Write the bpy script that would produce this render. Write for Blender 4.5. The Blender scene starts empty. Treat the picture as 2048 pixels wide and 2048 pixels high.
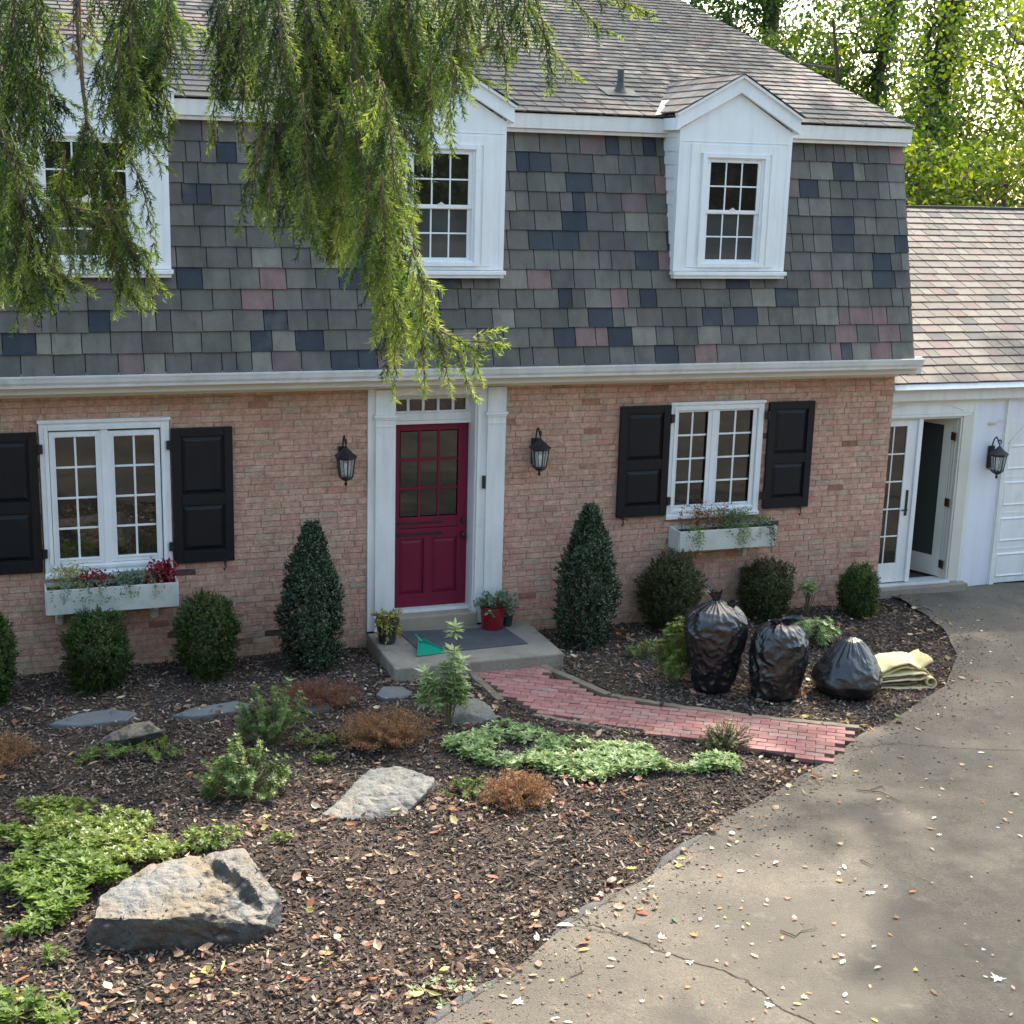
import bpy, math, random
import numpy as np
from mathutils import Vector, Matrix, noise

# ---------------------------------------------------------------- camera, sky, sun, exposure
scene = bpy.context.scene
COL = scene.collection
CAM = np.array([-3.89, -14.29, 4.66])
YAW, PITCH, ROLL = [math.radians(a) for a in (19.93, 13.4, 1.61)]
FPX = 2860.0
_f = np.array([math.sin(YAW)*math.cos(PITCH), math.cos(YAW)*math.cos(PITCH), -math.sin(PITCH)])
_r0 = np.array([math.cos(YAW), -math.sin(YAW), 0.0]); _u0 = np.cross(_r0, _f)
_c, _s = math.cos(ROLL), math.sin(ROLL)
CR, CU, CF = _c*_r0 + _s*_u0, -_s*_r0 + _c*_u0, _f
cd = bpy.data.cameras.new('camera'); cam = bpy.data.objects.new('camera', cd); COL.objects.link(cam)
cd.sensor_width = 36; cd.sensor_height = 36; cd.lens = 36*FPX/2048
cd.clip_start = 0.1; cd.clip_end = 1000
cam.matrix_world = Matrix(((CR[0], CU[0], -CF[0], CAM[0]), (CR[1], CU[1], -CF[1], CAM[1]),
                           (CR[2], CU[2], -CF[2], CAM[2]), (0, 0, 0, 1)))
scene.camera = cam

SUN_EL = math.radians(49); SUN_AZ = math.radians(50)      # azimuth measured from +Y towards +X
sdir = Vector((math.cos(SUN_EL)*math.sin(SUN_AZ), math.cos(SUN_EL)*math.cos(SUN_AZ), math.sin(SUN_EL)))
w = bpy.data.worlds.new('World'); scene.world = w; w.use_nodes = True
wn = w.node_tree.nodes; wl = w.node_tree.links
sky = wn.new('ShaderNodeTexSky'); sky.sky_type = 'NISHITA'; sky.sun_disc = False
sky.sun_elevation = SUN_EL; sky.sun_rotation = SUN_AZ
sky.air_density = 1.0; sky.dust_density = 3.0; sky.ozone_density = 1.0
bg = wn['Background']; bg.inputs['Strength'].default_value = 0.15
tint = wn.new('ShaderNodeMix'); tint.data_type = 'RGBA'; tint.blend_type = 'MULTIPLY'; tint.inputs[0].default_value = 1; tint.inputs[7].default_value = (1.02, 1.03, .90, 1)   # hazy autumn sky
wl.new(sky.outputs[0], tint.inputs[6]); wl.new(tint.outputs[2], bg.inputs['Color'])
sd = bpy.data.lights.new('sun', 'SUN'); sd.energy = 2.0; sd.angle = math.radians(0.6); sd.color = (1.0, 0.93, 0.82)
so = bpy.data.objects.new('sun', sd); COL.objects.link(so)
so.rotation_euler = sdir.to_track_quat('Z', 'Y').to_euler(); so.location = (10, 10, 25)
scene.view_settings.view_transform = 'Standard'; scene.view_settings.look = 'None'
scene.view_settings.gamma = 1; scene.view_settings.exposure = 2.1

rnd = random.Random(7)
nr = np.random.RandomState(11)

# ---------------------------------------------------------------- helpers
G0 = -0.35
def H(x, y):
    """height of the terrain: level yard by the house, a bank rising beside and behind the camera"""
    z = G0 + 0.012*math.sin(x*1.7+0.4)*math.sin(y*1.3) + 0.008*math.sin(x*4.1+y*3.3)
    if y < -9.0:
        d = min(-9.0-y, 5.6); z += 0.1*d*d
    if x > 9: z += 0.0
    if y < 0.25 and x < -6: z += 0.02*(-6-x)
    return z
def ray(px, py):
    return CF + CR*(px-1024)/FPX - CU*(py-1024)/FPX
def at(px, py, depth):
    return CAM + ray(px, py)*depth
def gz(px, py, h=0.0):
    """point of the yard (h above the ground level) seen at that place of the photograph"""
    d = ray(px, py); return CAM + d*((G0+h-CAM[2])/d[2])

def setp(o, label=None, cat=None, group=None, kind=None):
    if label: o['label'] = label
    if cat: o['category'] = cat
    if group: o['group'] = group
    if kind: o['kind'] = kind
    return o
def thing(name, label, cat, loc=(0, 0, 0), rz=0, group=None):
    o = bpy.data.objects.new(name, None); COL.objects.link(o)
    o.empty_display_size = 0.2
    o.location = loc; o.rotation_euler = (0, 0, rz)
    return setp(o, label, cat, group)
def link(name, me, mat, parent=None, world=False, bevel=0, smooth=False):
    o = bpy.data.objects.new(name, me); COL.objects.link(o)
    for m in (mat if isinstance(mat, (list, tuple)) else [mat]): me.materials.append(m)
    if parent is not None:
        o.parent = parent
        if world:
            o.matrix_parent_inverse = (Matrix.Translation(parent.location) @ parent.rotation_euler.to_matrix().to_4x4()).inverted()
    if bevel:
        b = o.modifiers.new('bevel', 'BEVEL'); b.width = bevel; b.segments = 2; b.limit_method = 'ANGLE'
    if smooth: me.shade_smooth()
    return o
def copy_tree(o, parent=None):
    c = o.copy(); COL.objects.link(c)
    if parent is not None: c.parent = parent
    for ch in list(o.children): copy_tree(ch, c)
    return c

def npmesh(name, V, k, vals=None):
    """V: (n*k,3) vertices; every k of them is one face; vals per face -> attribute v"""
    V = np.ascontiguousarray(V.reshape(-1, 3), dtype=np.float32); n = len(V)//k
    me = bpy.data.meshes.new(name)
    me.vertices.add(len(V)); me.vertices.foreach_set('co', V.ravel())
    me.loops.add(len(V)); me.loops.foreach_set('vertex_index', np.arange(len(V), dtype=np.int32))
    me.polygons.add(n); me.polygons.foreach_set('loop_start', np.arange(0, len(V), k, dtype=np.int32))
    try: me.polygons.foreach_set('loop_total', np.full(n, k, dtype=np.int32))
    except Exception: pass
    me.update(calc_edges=True)
    if vals is not None:
        a = me.attributes.new('v', 'FLOAT', 'FACE'); a.data.foreach_set('value', np.asarray(vals, dtype=np.float32))
    return me
def addv(me, vals, name='v'):
    a = me.attributes.new(name, 'FLOAT', 'FACE'); a.data.foreach_set('value', np.asarray(vals, dtype=np.float32))

class MB:
    def __init__(s): s.v = []; s.f = []; s.a = []
    def add(s, vs, fs, a=0.5):
        n = len(s.v); s.v += [tuple(p) for p in vs]; s.f += [tuple(i+n for i in f) for f in fs]; s.a += [a]*len(fs); return s
    def box(s, x0, x1, y0, y1, z0, z1, a=0.5):
        vs = [(x, y, z) for z in (z0, z1) for y in (y0, y1) for x in (x0, x1)]
        return s.add(vs, [(0, 2, 3, 1), (4, 5, 7, 6), (0, 1, 5, 4), (2, 6, 7, 3), (0, 4, 6, 2), (1, 3, 7, 5)], a)
    def obox(s, c, ex, ey, ez, a=0.5):
        """box from a centre and three half-axis vectors"""
        c = np.array(c, float); ex, ey, ez = [np.array(e, float) for e in (ex, ey, ez)]
        vs = [c+i*ex+j*ey+k*ez for k in (-1, 1) for j in (-1, 1) for i in (-1, 1)]
        return s.add(vs, [(0, 2, 3, 1), (4, 5, 7, 6), (0, 1, 5, 4), (2, 6, 7, 3), (0, 4, 6, 2), (1, 3, 7, 5)], a)
    def prism(s, poly, axis, t0, t1, a=0.5):
        """poly: 2D points; axis 'x': (y,z) extruded in x; 'y': (x,z) in y; 'z': (x,y) in z"""
        def P(p, t):
            return {'x': (t, p[0], p[1]), 'y': (p[0], t, p[1]), 'z': (p[0], p[1], t)}[axis]
        n = len(poly); vs = [P(p, t0) for p in poly]+[P(p, t1) for p in poly]
        fs = [(i, (i+1) % n, n+(i+1) % n, n+i) for i in range(n)]+[tuple(range(n))[::-1], tuple(range(n, 2*n))]
        return s.add(vs, fs, a)
    def frame(s, x0, x1, z0, z1, w, y0, y1, wb=None, wt=None, a=0.5):
        wb = w if wb is None else wb; wt = w if wt is None else wt
        s.box(x0, x0+w, y0, y1, z0, z1, a); s.box(x1-w, x1, y0, y1, z0, z1, a)
        s.box(x0+w, x1-w, y0, y1, z1-wt, z1, a); s.box(x0+w, x1-w, y0, y1, z0, z0+wb, a); return s
    def tube(s, pts, rad, n=8, a=0.5, cap=True):
        pts = [Vector(p) for p in pts]; rads = rad if isinstance(rad, (list, tuple)) else [rad]*len(pts)
        base = len(s.v); m = len(pts); ref = Vector((0.31, 0.2, 0.93)).normalized(); vs = []
        for i, p in enumerate(pts):
            t = (pts[min(i+1, m-1)]-pts[max(i-1, 0)]).normalized()
            u = t.cross(ref)
            if u.length < .05: u = t.cross(Vector((1, 0, 0)))
            u.normalize(); q = t.cross(u)
            for k in range(n):
                an = 2*math.pi*k/n; vs.append(p+(u*math.cos(an)+q*math.sin(an))*rads[i])
        fs = [(i*n+k, i*n+(k+1) % n, (i+1)*n+(k+1) % n, (i+1)*n+k) for i in range(m-1) for k in range(n)]
        if cap: fs += [tuple(range(n))[::-1], tuple(range((m-1)*n, m*n))]
        return s.add(vs, fs, a)
    def lathe(s, prof, n=24, c=(0, 0), rot=0, a=0.5):
        vs = [(c[0]+r*math.cos(rot+2*math.pi*k/n), c[1]+r*math.sin(rot+2*math.pi*k/n), z) for r, z in prof for k in range(n)]
        m = len(prof)
        fs = [(i*n+k, i*n+(k+1) % n, (i+1)*n+(k+1) % n, (i+1)*n+k) for i in range(m-1) for k in range(n)]
        fs += [tuple(range(n))[::-1], tuple(range((m-1)*n, m*n))]
        return s.add(vs, fs, a)
    def mesh(s, name):
        me = bpy.data.meshes.new(name); me.from_pydata([tuple(map(float, p)) for p in s.v], [], s.f); me.update()
        addv(me, s.a); return me
    def build(s, name, mat, parent=None, world=False, bevel=0, smooth=False):
        return link(name, s.mesh(name), mat, parent, world, bevel, smooth)

# ---------------------------------------------------------------- materials
def new_mat(name):
    m = bpy.data.materials.new(name); m.use_nodes = True
    return m, m.node_tree.nodes, m.node_tree.links, m.node_tree.nodes['Principled BSDF']
def ramp(N, stops, interp='LINEAR'):
    r = N.new('ShaderNodeValToRGB'); e = r.color_ramp.elements; r.color_ramp.interpolation = interp
    while len(e) < len(stops): e.new(0.5)
    for el, (p, c) in zip(e, stops):
        el.position = p; el.color = (c[0], c[1], c[2], 1)
    return r
def pm(name, col=None, rough=0.6, attr=None, attr_interp='LINEAR', var=None, bump=None, transl=0.0, spec=0.5, ior=1.5,
       metal=0.0, dirt=None, bump2=None, coat=0.0):
    """attr: ramp stops driven by face attribute v; var: (scale, amount) brightness noise; dirt: (scale, colour, lo, hi)"""
    m, N, L, B = new_mat(name)
    B.inputs['Roughness'].default_value = rough; B.inputs['Metallic'].default_value = metal
    B.inputs['Specular IOR Level'].default_value = spec; B.inputs['IOR'].default_value = ior
    if coat: B.inputs['Coat Weight'].default_value = coat; B.inputs['Coat Roughness'].default_value = 0.15
    tc = N.new('ShaderNodeTexCoord')
    if attr:
        at_ = N.new('ShaderNodeAttribute'); at_.attribute_name = 'v'
        r = ramp(N, attr, attr_interp); L.new(at_.outputs['Fac'], r.inputs[0]); out = r.outputs[0]
    else:
        c = N.new('ShaderNodeRGB'); c.outputs[0].default_value = (*col, 1); out = c.outputs[0]
    def tex(scale, detail=6, rough_=0.6):
        t = N.new('ShaderNodeTexNoise'); t.inputs['Scale'].default_value = scale; t.inputs['Detail'].default_value = detail
        t.inputs['Roughness'].default_value = rough_; L.new(tc.outputs['Object'], t.inputs['Vector']); return t
    if var:
        for sc, am in (var if isinstance(var[0], (tuple, list)) else [var]):
            t = tex(sc); mr = N.new('ShaderNodeMapRange'); mr.inputs[1].default_value = 0.25; mr.inputs[2].default_value = 0.75
            mr.inputs[3].default_value = 1-am; mr.inputs[4].default_value = 1+am; L.new(t.outputs[0], mr.inputs[0])
            mx = N.new('ShaderNodeMix'); mx.data_type = 'RGBA'; mx.blend_type = 'MULTIPLY'; mx.inputs[0].default_value = 1
            L.new(out, mx.inputs[6]); L.new(mr.outputs[0], mx.inputs[7]); out = mx.outputs[2]
    if dirt:
        for sc, dc, lo, hi in (dirt if isinstance(dirt[0], (tuple, list)) else [dirt]):
            t = tex(sc, 8, 0.65); mr = N.new('ShaderNodeMapRange'); mr.inputs[1].default_value = lo; mr.inputs[2].default_value = hi
            L.new(t.outputs[0], mr.inputs[0])
            mx = N.new('ShaderNodeMix'); mx.data_type = 'RGBA'; L.new(mr.outputs[0], mx.inputs[0])
            L.new(out, mx.inputs[6]); mx.inputs[7].default_value = (*dc, 1); out = mx.outputs[2]
    L.new(out, B.inputs['Base Color'])
    prev = None
    for bp in (bump, bump2):
        if bp:
            t = tex(bp[0], 8, 0.65); b = N.new('ShaderNodeBump'); b.inputs['Strength'].default_value = bp[1]
            b.inputs['Distance'].default_value = bp[2] if len(bp) > 2 else 0.01
            L.new(t.outputs[0], b.inputs['Height'])
            if prev: L.new(prev.outputs[0], b.inputs['Normal'])
            prev = b
    if prev: L.new(prev.outputs[0], B.inputs['Normal'])
    if transl:
        t = N.new('ShaderNodeBsdfTranslucent'); mx = N.new('ShaderNodeMixShader'); mx.inputs[0].default_value = transl
        hs = N.new('ShaderNodeHueSaturation'); hs.inputs['Saturation'].default_value = 1.15; hs.inputs['Value'].default_value = 1.5
        L.new(out, hs.inputs['Color']); L.new(hs.outputs[0], t.inputs[0])
        L.new(B.outputs[0], mx.inputs[1]); L.new(t.outputs[0], mx.inputs[2])
        L.new(mx.outputs[0], N['Material Output'].inputs[0])
    return m

M = {}
def streaks(m, amt, sc=(7, 7, .9), seed=0.0):
    """rain streaks running down a surface: noise stretched along z"""
    N, L = m.node_tree.nodes, m.node_tree.links; B = N['Principled BSDF']; src = B.inputs['Base Color'].links[0].from_socket
    tc = N.new('ShaderNodeTexCoord'); mp = N.new('ShaderNodeMapping'); mp.inputs['Scale'].default_value = sc; mp.inputs['Location'].default_value = (seed, 0, 0)
    t = N.new('ShaderNodeTexNoise'); t.inputs['Scale'].default_value = 1; t.inputs['Detail'].default_value = 6; L.new(tc.outputs['Object'], mp.inputs[0]); L.new(mp.outputs[0], t.inputs['Vector'])
    mr = N.new('ShaderNodeMapRange'); mr.inputs[1].default_value = .45; mr.inputs[2].default_value = .75; mr.inputs[3].default_value = 1; mr.inputs[4].default_value = 1-amt; L.new(t.outputs[0], mr.inputs[0])
    mx = N.new('ShaderNodeMix'); mx.data_type = 'RGBA'; mx.blend_type = 'MULTIPLY'; mx.inputs[0].default_value = 1; L.new(src, mx.inputs[6]); L.new(mr.outputs[0], mx.inputs[7]); L.new(mx.outputs[2], B.inputs['Base Color'])
M['white'] = pm('white_paint', (0.78, 0.80, 0.80), 0.45, var=(3, .05), dirt=(2.2, (.55, .55, .5), .62, .95), bump=(60, .08, .003))
M['white2'] = pm('white_trim_paint', (0.74, 0.75, 0.73), 0.5, var=(2, .06), dirt=(3.0, (.45, .44, .38), .6, 1.0), bump=(40, .1, .003))
M['cream'] = pm('cream_soffit_paint', (0.62, 0.60, 0.53), 0.55, var=(2, .07))
M['gutter'] = pm('gutter_aluminium', (0.66, 0.67, 0.66), 0.3, var=(1.5, .07), dirt=(2.5, (.36, .36, .33), .52, .9), spec=0.6)
M['garage_white'] = pm('garage_siding_paint', (0.72, 0.75, 0.82), 0.5, var=(1.5, .05), dirt=(1.8, (.5, .5, .5), .6, 1), bump=(30, .1, .004))
M['shutter'] = pm('black_shutter_paint', (0.005, 0.007, 0.011), 0.45, spec=.3, var=(5, .3), dirt=(9, (.03, .03, .03), .62, .9), bump=(50, .1, .002))
M['iron'] = pm('black_iron', (0.01, 0.011, 0.012), 0.42, var=(8, .3), bump=(90, .2, .002))
M['glass_dark'] = pm('window_glass', (0.016, 0.017, 0.014), 0.02, spec=0.5, ior=1.62)
M['glass_upper'] = pm('curtained_window_glass', (0.055, 0.058, 0.055), 0.03, spec=0.5, var=(3, .3))
M['glass_frost'] = pm('frosted_door_glass', (0.045, 0.055, 0.050), 0.25)
M['grey_wall'] = pm('grey_inner_wall', (0.32, 0.32, 0.34), 0.8)
M['glass_clear'] = pm('lantern_glass', (0.35, 0.4, 0.42), 0.08, spec=0.9, ior=1.6)
M['bulb'] = pm('lamp_bulb', (0.8, 0.8, 0.76), 0.2)
M['door'] = pm('burgundy_door_paint', (0.165, 0.009, 0.034), 0.5, spec=.3, var=(3, .1), bump=(60, .1, .002))
M['brick'] = pm('old_brick', rough=0.9, attr=[(0, (.58, .36, .26)), (.3, (.53, .305, .22)), (.55, (.60, .39, .285)), (.75, (.54, .28, .215)), (.88, (.50, .37, .265)), (.96, (.44, .33, .24)), (.985, (.40, .18, .13)), (.993, (.12, .075, .065)), (1, (.08, .055, .05))],
                var=[(14, .28), (1.1, .10), (70, .18)], dirt=[(26, (.30, .17, .11), .58, .72), (34, (.72, .54, .40), .62, .76)], bump=(38, 1.0, .016), bump2=(130, .6, .008))
M['mortar'] = pm('mortar', (0.40, 0.255, 0.18), 0.95, var=[(6, .25), (50, .3)], bump=(70, .6, .01))
M['slate'] = pm('mansard_slate', rough=0.62, attr=[(0, (.103, .096, .082)), (.18, (.130, .121, .102)), (.34, (.088, .082, .070)), (.5, (.116, .104, .090)), (.62, (.098, .094, .077)), (.68, (.19, .178, .142)), (.74, (.145, .135, .113)), (.80, (.195, .122, .112)), (.85, (.150, .106, .099)), (.885, (.020, .027, .037)), (.94, (.032, .038, .047)), (1, (.032, .038, .047))],
                 attr_interp='CONSTANT', var=[(7, .16), (60, .12)], dirt=[(1.6, (.16, .15, .13), .56, .85), (4, (.06, .06, .055), .60, .85)], bump=(22, .45, .008), bump2=(90, .4, .003), spec=0.4)
M['roof'] = pm('upper_roof_slate', rough=0.85, spec=.25, attr=[(0, (.142, .122, .110)), (.25, (.166, .147, .130)), (.45, (.124, .110, .100)), (.62, (.178, .155, .134)), (.80, (.168, .128, .114)), (.88, (.150, .108, .100)), (.93, (.085, .080, .082)), (1, (.100, .091, .088))],
                attr_interp='CONSTANT', var=[(6, .15), (50, .15)], dirt=(1.2, (.15, .13, .12), .55, .9), bump=(20, .35, .006), bump2=(120, .3, .002))
M['roof_under'] = pm('roof_underlay', (0.05, 0.045, 0.045), 0.9)
M['dark'] = pm('dark_interior', (0.02, 0.02, 0.02), 0.9)
M['copper'] = pm('lead_flashing', (0.42, 0.38, 0.34), 0.5, var=(9, .3))
M['pipe'] = pm('vent_pipe_metal', (0.06, 0.06, 0.06), 0.6, var=(9, .3))
M['concrete'] = pm('exposed_aggregate_concrete', (0.27, 0.235, 0.19), 0.9, var=[(3, .18), (120, .45)], dirt=[(5, (.14, .12, .09), .52, .8), (200, (.42, .37, .30), .6, .72)], bump=(150, .7, .006))
M['step'] = pm('worn_step_concrete', (0.33, 0.28, 0.215), 0.9, var=[(4, .18), (90, .2)], bump=(90, .5, .004))
M['mat'] = pm('rubber_mat', (0.075, 0.078, 0.082), 0.9, var=[(5, .25), (200, .4)], bump=(260, .8, .004))
M['mulch'] = pm('mulch_soil', (0.070, 0.048, 0.037), 0.95, var=[(3, .3), (60, .6)], dirt=[(90, (.13, .085, .06), .56, .7), (7, (.20, .12, .075), .56, .66), (.9, (.015, .012, .008), .5, .62)], bump=(70, 1.0, .03), bump2=(18, .6, .03))
M['asphalt'] = pm('weathered_asphalt', (0.140, 0.118, 0.090), 0.92, var=[(1.1, .24), (.35, .24), (38, .22), (90, .38)], dirt=[(1.6, (.085, .073, .060), .47, .66), (.6, (.105, .09, .072), .5, .62), (5, (.20, .17, .13), .60, .8), (75, (.33, .30, .24), .66, .72), (60, (.055, .05, .045), .66, .74)], bump=(75, .9, .010), bump2=(9, .3, .02))
M['kerb'] = pm('asphalt_berm', (0.105, 0.10, 0.095), 0.92, var=[(5, .25), (140, .5)], dirt=[(230, (.34, .33, .31), .6, .7)], bump=(130, 1.0, .012))
M['paver'] = pm('red_paver', rough=0.88, attr=[(0, (.28, .115, .105)), (.35, (.33, .165, .15)), (.7, (.25, .11, .10)), (.92, (.31, .20, .175)), (1, (.19, .08, .075))], var=[(12, .2), (90, .2)], dirt=[(7, (.2, .12, .10), .58, .85)], bump=(100, .5, .004))
M['timber'] = pm('weathered_timber', (0.19, 0.155, 0.11), 0.9, var=[(8, .3), (60, .2)], dirt=(6, (.10, .085, .06), .5, .8), bump=(40, .6, .01))
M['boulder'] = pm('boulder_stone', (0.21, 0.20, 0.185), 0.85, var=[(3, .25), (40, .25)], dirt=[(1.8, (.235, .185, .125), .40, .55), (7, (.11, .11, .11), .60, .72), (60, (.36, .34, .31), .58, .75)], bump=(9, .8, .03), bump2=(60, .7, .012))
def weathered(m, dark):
    # shade put into the colour: faces not level darken; the top stays weathered tan
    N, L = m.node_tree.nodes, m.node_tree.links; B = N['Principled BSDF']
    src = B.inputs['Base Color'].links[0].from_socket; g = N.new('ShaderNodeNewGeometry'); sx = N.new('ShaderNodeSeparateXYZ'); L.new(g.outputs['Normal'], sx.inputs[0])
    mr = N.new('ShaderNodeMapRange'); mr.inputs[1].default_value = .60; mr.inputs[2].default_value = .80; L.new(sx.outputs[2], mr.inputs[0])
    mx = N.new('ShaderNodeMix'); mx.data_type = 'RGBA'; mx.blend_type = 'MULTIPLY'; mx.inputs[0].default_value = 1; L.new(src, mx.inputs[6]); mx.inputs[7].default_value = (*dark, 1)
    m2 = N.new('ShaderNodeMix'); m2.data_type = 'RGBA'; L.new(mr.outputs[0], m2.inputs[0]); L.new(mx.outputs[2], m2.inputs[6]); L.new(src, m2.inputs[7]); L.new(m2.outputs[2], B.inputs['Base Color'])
weathered(M['boulder'], (.34, .38, .43))  # side faces and gouge tinted dark to stand for their shade
M['boulder2'] = pm('pale_boulder_stone', (0.21, 0.20, 0.18), 0.85, var=[(3, .25), (40, .25)], dirt=[(3, (.26, .22, .16), .5, .7), (9, (.15, .15, .15), .6, .75)], bump=(9, .8, .03), bump2=(60, .7, .012))
M['flag'] = pm('bluestone', (0.14, 0.15, 0.155), 0.85, var=[(5, .2), (60, .2)], bump=(30, .5, .008))
M['plastic'] = pm('black_bag_plastic', (0.010, 0.011, 0.014), 0.24, spec=0.8, ior=1.5, var=(5, .3), bump=(15, .6, .010), bump2=(60, .1, .003))
M['pad'] = pm('yellow_carpet_pad', (0.70, 0.58, 0.30), 0.9, var=[(14, .12), (60, .12)], dirt=(9, (.80, .72, .48), .5, .75), bump=(80, .5, .004))
M['backing'] = pm('grey_carpet_backing', (0.22, 0.18, 0.14), 0.95, var=(30, .3))
M['redpot'] = pm('glazed_red_pot', (0.20, 0.008, 0.012), 0.25, var=(6, .15), coat=0.4)
M['blackpot'] = pm('black_nursery_pot', (0.03, 0.035, 0.045), 0.4, var=(8, .3))
M['green_plastic'] = pm('green_plastic', (0.005, 0.27, 0.17), 0.35)
M['bark'] = pm('tree_bark', (0.085, 0.065, 0.05), 0.95, var=[(4, .3), (30, .3)], bump=(14, 1.0, .04))
M['twig'] = pm('twig_bark', (0.14, 0.09, 0.06), 0.9, var=(20, .3))
M['stem'] = pm('green_stem', (0.16, 0.15, 0.07), 0.8, var=(20, .3))
M['soil'] = pm('potting_soil', (0.03, 0.02, 0.015), 0.95, bump=(80, 1, .01))
M['box_paint'] = pm('window_box_paint', (0.60, 0.62, 0.58), 0.5, var=(4, .1), dirt=(6, (.36, .37, .32), .52, .85), bump=(40, .12, .003))
M['bronze'] = pm('bronze_hinge', (0.12, 0.075, 0.035), 0.4, metal=0.7)
for k_, a_, s_ in (('slate', .32, (9, 9, 1.1)), ('white', .10, (12, 12, 1.5)), ('white2', .14, (12, 12, 1.5)), ('gutter', .18, (6, 6, 3)), ('brick', .12, (4, 4, 1.2)), ('garage_white', .10, (8, 8, .8)), ('shutter', .3, (14, 14, 2))): streaks(M[k_], a_, s_)
streaks(M['slate'], .28, (3, 3, .6), 7.0)
def leafmat(name, stops, transl=.35, rough=.5, spec=.4):
    return pm(name, rough=rough, attr=stops, transl=transl, spec=spec)
M['spruce'] = leafmat('spruce_needles', [(0, (.016, .032, .012)), (.3, (.042, .078, .022)), (.65, (.115, .170, .038)), (.93, (.25, .31, .07)), (1, (.30, .35, .09))], .36, .5, .22)
M['spruce_dead'] = leafmat('dead_spruce_needles', [(0, (.10, .05, .025)), (1, (.30, .17, .07))], .2)
M['boxwood'] = leafmat('boxwood_leaves', [(0, (.025, .048, .015)), (.5, (.048, .085, .022)), (.9, (.10, .145, .03)), (.97, (.12, .13, .03)), (1, (.15, .09, .03))], .28, .4)
M['boxwood2'] = leafmat('boxwood_leaves_olive', [(0, (.033, .043, .015)), (.5, (.062, .072, .024)), (.9, (.10, .11, .036)), (1, (.13, .10, .04))], .25, .45)
M['holly'] = leafmat('holly_leaves', [(0, (.017, .035, .018)), (.5, (.032, .060, .030)), (.9, (.065, .10, .048)), (1, (.08, .13, .06))], .18, .25, .6)
M['pach'] = leafmat('pachysandra_leaves', [(0, (.07, .12, .03)), (.5, (.14, .21, .045)), (.85, (.22, .30, .06)), (1, (.34, .36, .08))], .38, .5, .35)
M['pachlime'] = leafmat('lime_groundcover_leaves', [(0, (.10, .15, .035)), (.5, (.18, .24, .05)), (1, (.34, .37, .09))], .40, .4, .5)
M['varieg'] = leafmat('pale_variegated_leaves', [(0, (.10, .17, .06)), (.4, (.22, .31, .11)), (.75, (.42, .50, .26)), (1, (.62, .66, .44))], .32, .5, .35)
M['shrub'] = leafmat('shrub_leaves', [(0, (.055, .10, .03)), (.5, (.11, .17, .045)), (.85, (.19, .26, .07)), (1, (.32, .36, .12))], .32, .45, .4)
M['brown'] = leafmat('browned_leaves', [(0, (.15, .075, .045)), (.5, (.27, .15, .085)), (.85, (.40, .24, .12)), (1, (.45, .32, .12))], .3, .7)
M['rust'] = leafmat('rusty_leaves', [(0, (.13, .055, .04)), (.6, (.24, .11, .075)), (1, (.33, .20, .12))], .3, .7)
M['litter'] = leafmat('fallen_leaves', [(0, (.17, .10, .065)), (.3, (.30, .19, .12)), (.5, (.46, .34, .23)), (.66, (.30, .11, .06)), (.76, (.42, .17, .07)), (.83, (.66, .58, .46)), (.94, (.52, .42, .14)), (1, (.26, .28, .10))], .25, .6)
M['chips'] = pm('bark_mulch_chips', rough=0.95, attr=[(0, (.045, .032, .026)), (.35, (.095, .068, .053)), (.65, (.165, .118, .090)), (.90, (.22, .168, .132)), (1, (.42, .34, .27))], spec=.3)
M['redleaf'] = leafmat('dark_red_leaves', [(0, (.12, .005, .015)), (1, (.36, .03, .05))], .3)
M['silver'] = leafmat('dusty_green_leaves', [(0, (.10, .15, .09)), (.6, (.20, .27, .18)), (1, (.36, .42, .32))], .25)
M['yellowleaf'] = leafmat('yellow_green_leaves', [(0, (.18, .20, .04)), (1, (.50, .42, .08))], .35)
M['treeleaf'] = leafmat('maple_leaves', [(0, (.028, .055, .012)), (.4, (.060, .10, .02)), (.75, (.12, .165, .028)), (.93, (.26, .25, .04)), (1, (.40, .20, .04))], .55)
M['treeleaf2'] = leafmat('yellow_maple_leaves', [(0, (.06, .10, .018)), (.5, (.13, .18, .028)), (.9, (.30, .30, .045)), (1, (.42, .24, .03))], .5)
M['ivy'] = leafmat('ivy_leaves', [(0, (.02, .05, .012)), (.6, (.05, .10, .02)), (1, (.14, .19, .04))], .4)
# ---------------------------------------------------------------- the ground
def grid_mesh(name, xs, ys, hf):
    V = [(x, y, hf(x, y)) for y in ys for x in xs]; nx = len(xs)
    F = [(j*nx+i, j*nx+i+1, (j+1)*nx+i+1, (j+1)*nx+i) for j in range(len(ys)-1) for i in range(nx-1)]
    me = bpy.data.meshes.new(name); me.from_pydata(V, [], F); me.update(); me.shade_smooth(); return me
xs = [-140, -90, -60, -40, -28, -20, -15]+list(np.arange(-12, 12.01, .12))+[15, 20, 28, 40, 60, 90, 140]
ys = [-140, -90, -60, -40, -30, -24, -20]+list(np.arange(-17, 0.61, .12))+[3, 8, 15, 25, 40, 60, 90, 140]
def Hn(x, y):
    return H(x, y)+0.018*noise.noise(Vector((x*1.9, y*1.9, 0)))+0.010*noise.noise(Vector((x*7, y*7, 3)))
EDGE = [(6.30, .19), (6.38, -.05), (6.27, -.8), (6.10, -1.35), (5.75, -2.05), (5.0, -2.85), (4.1, -3.42), (3.45, -3.72), (2.80, -4.18), (2.10, -4.58),
        (1.32, -5.0), (.88, -5.33), (.38, -5.68), (-.11, -5.95), (-.5, -6.2), (-.95, -6.55), (-1.6, -6.98), (-2.6, -7.6), (-4.0, -8.6), (-6.5, -10.5), (-9, -13)]
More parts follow.
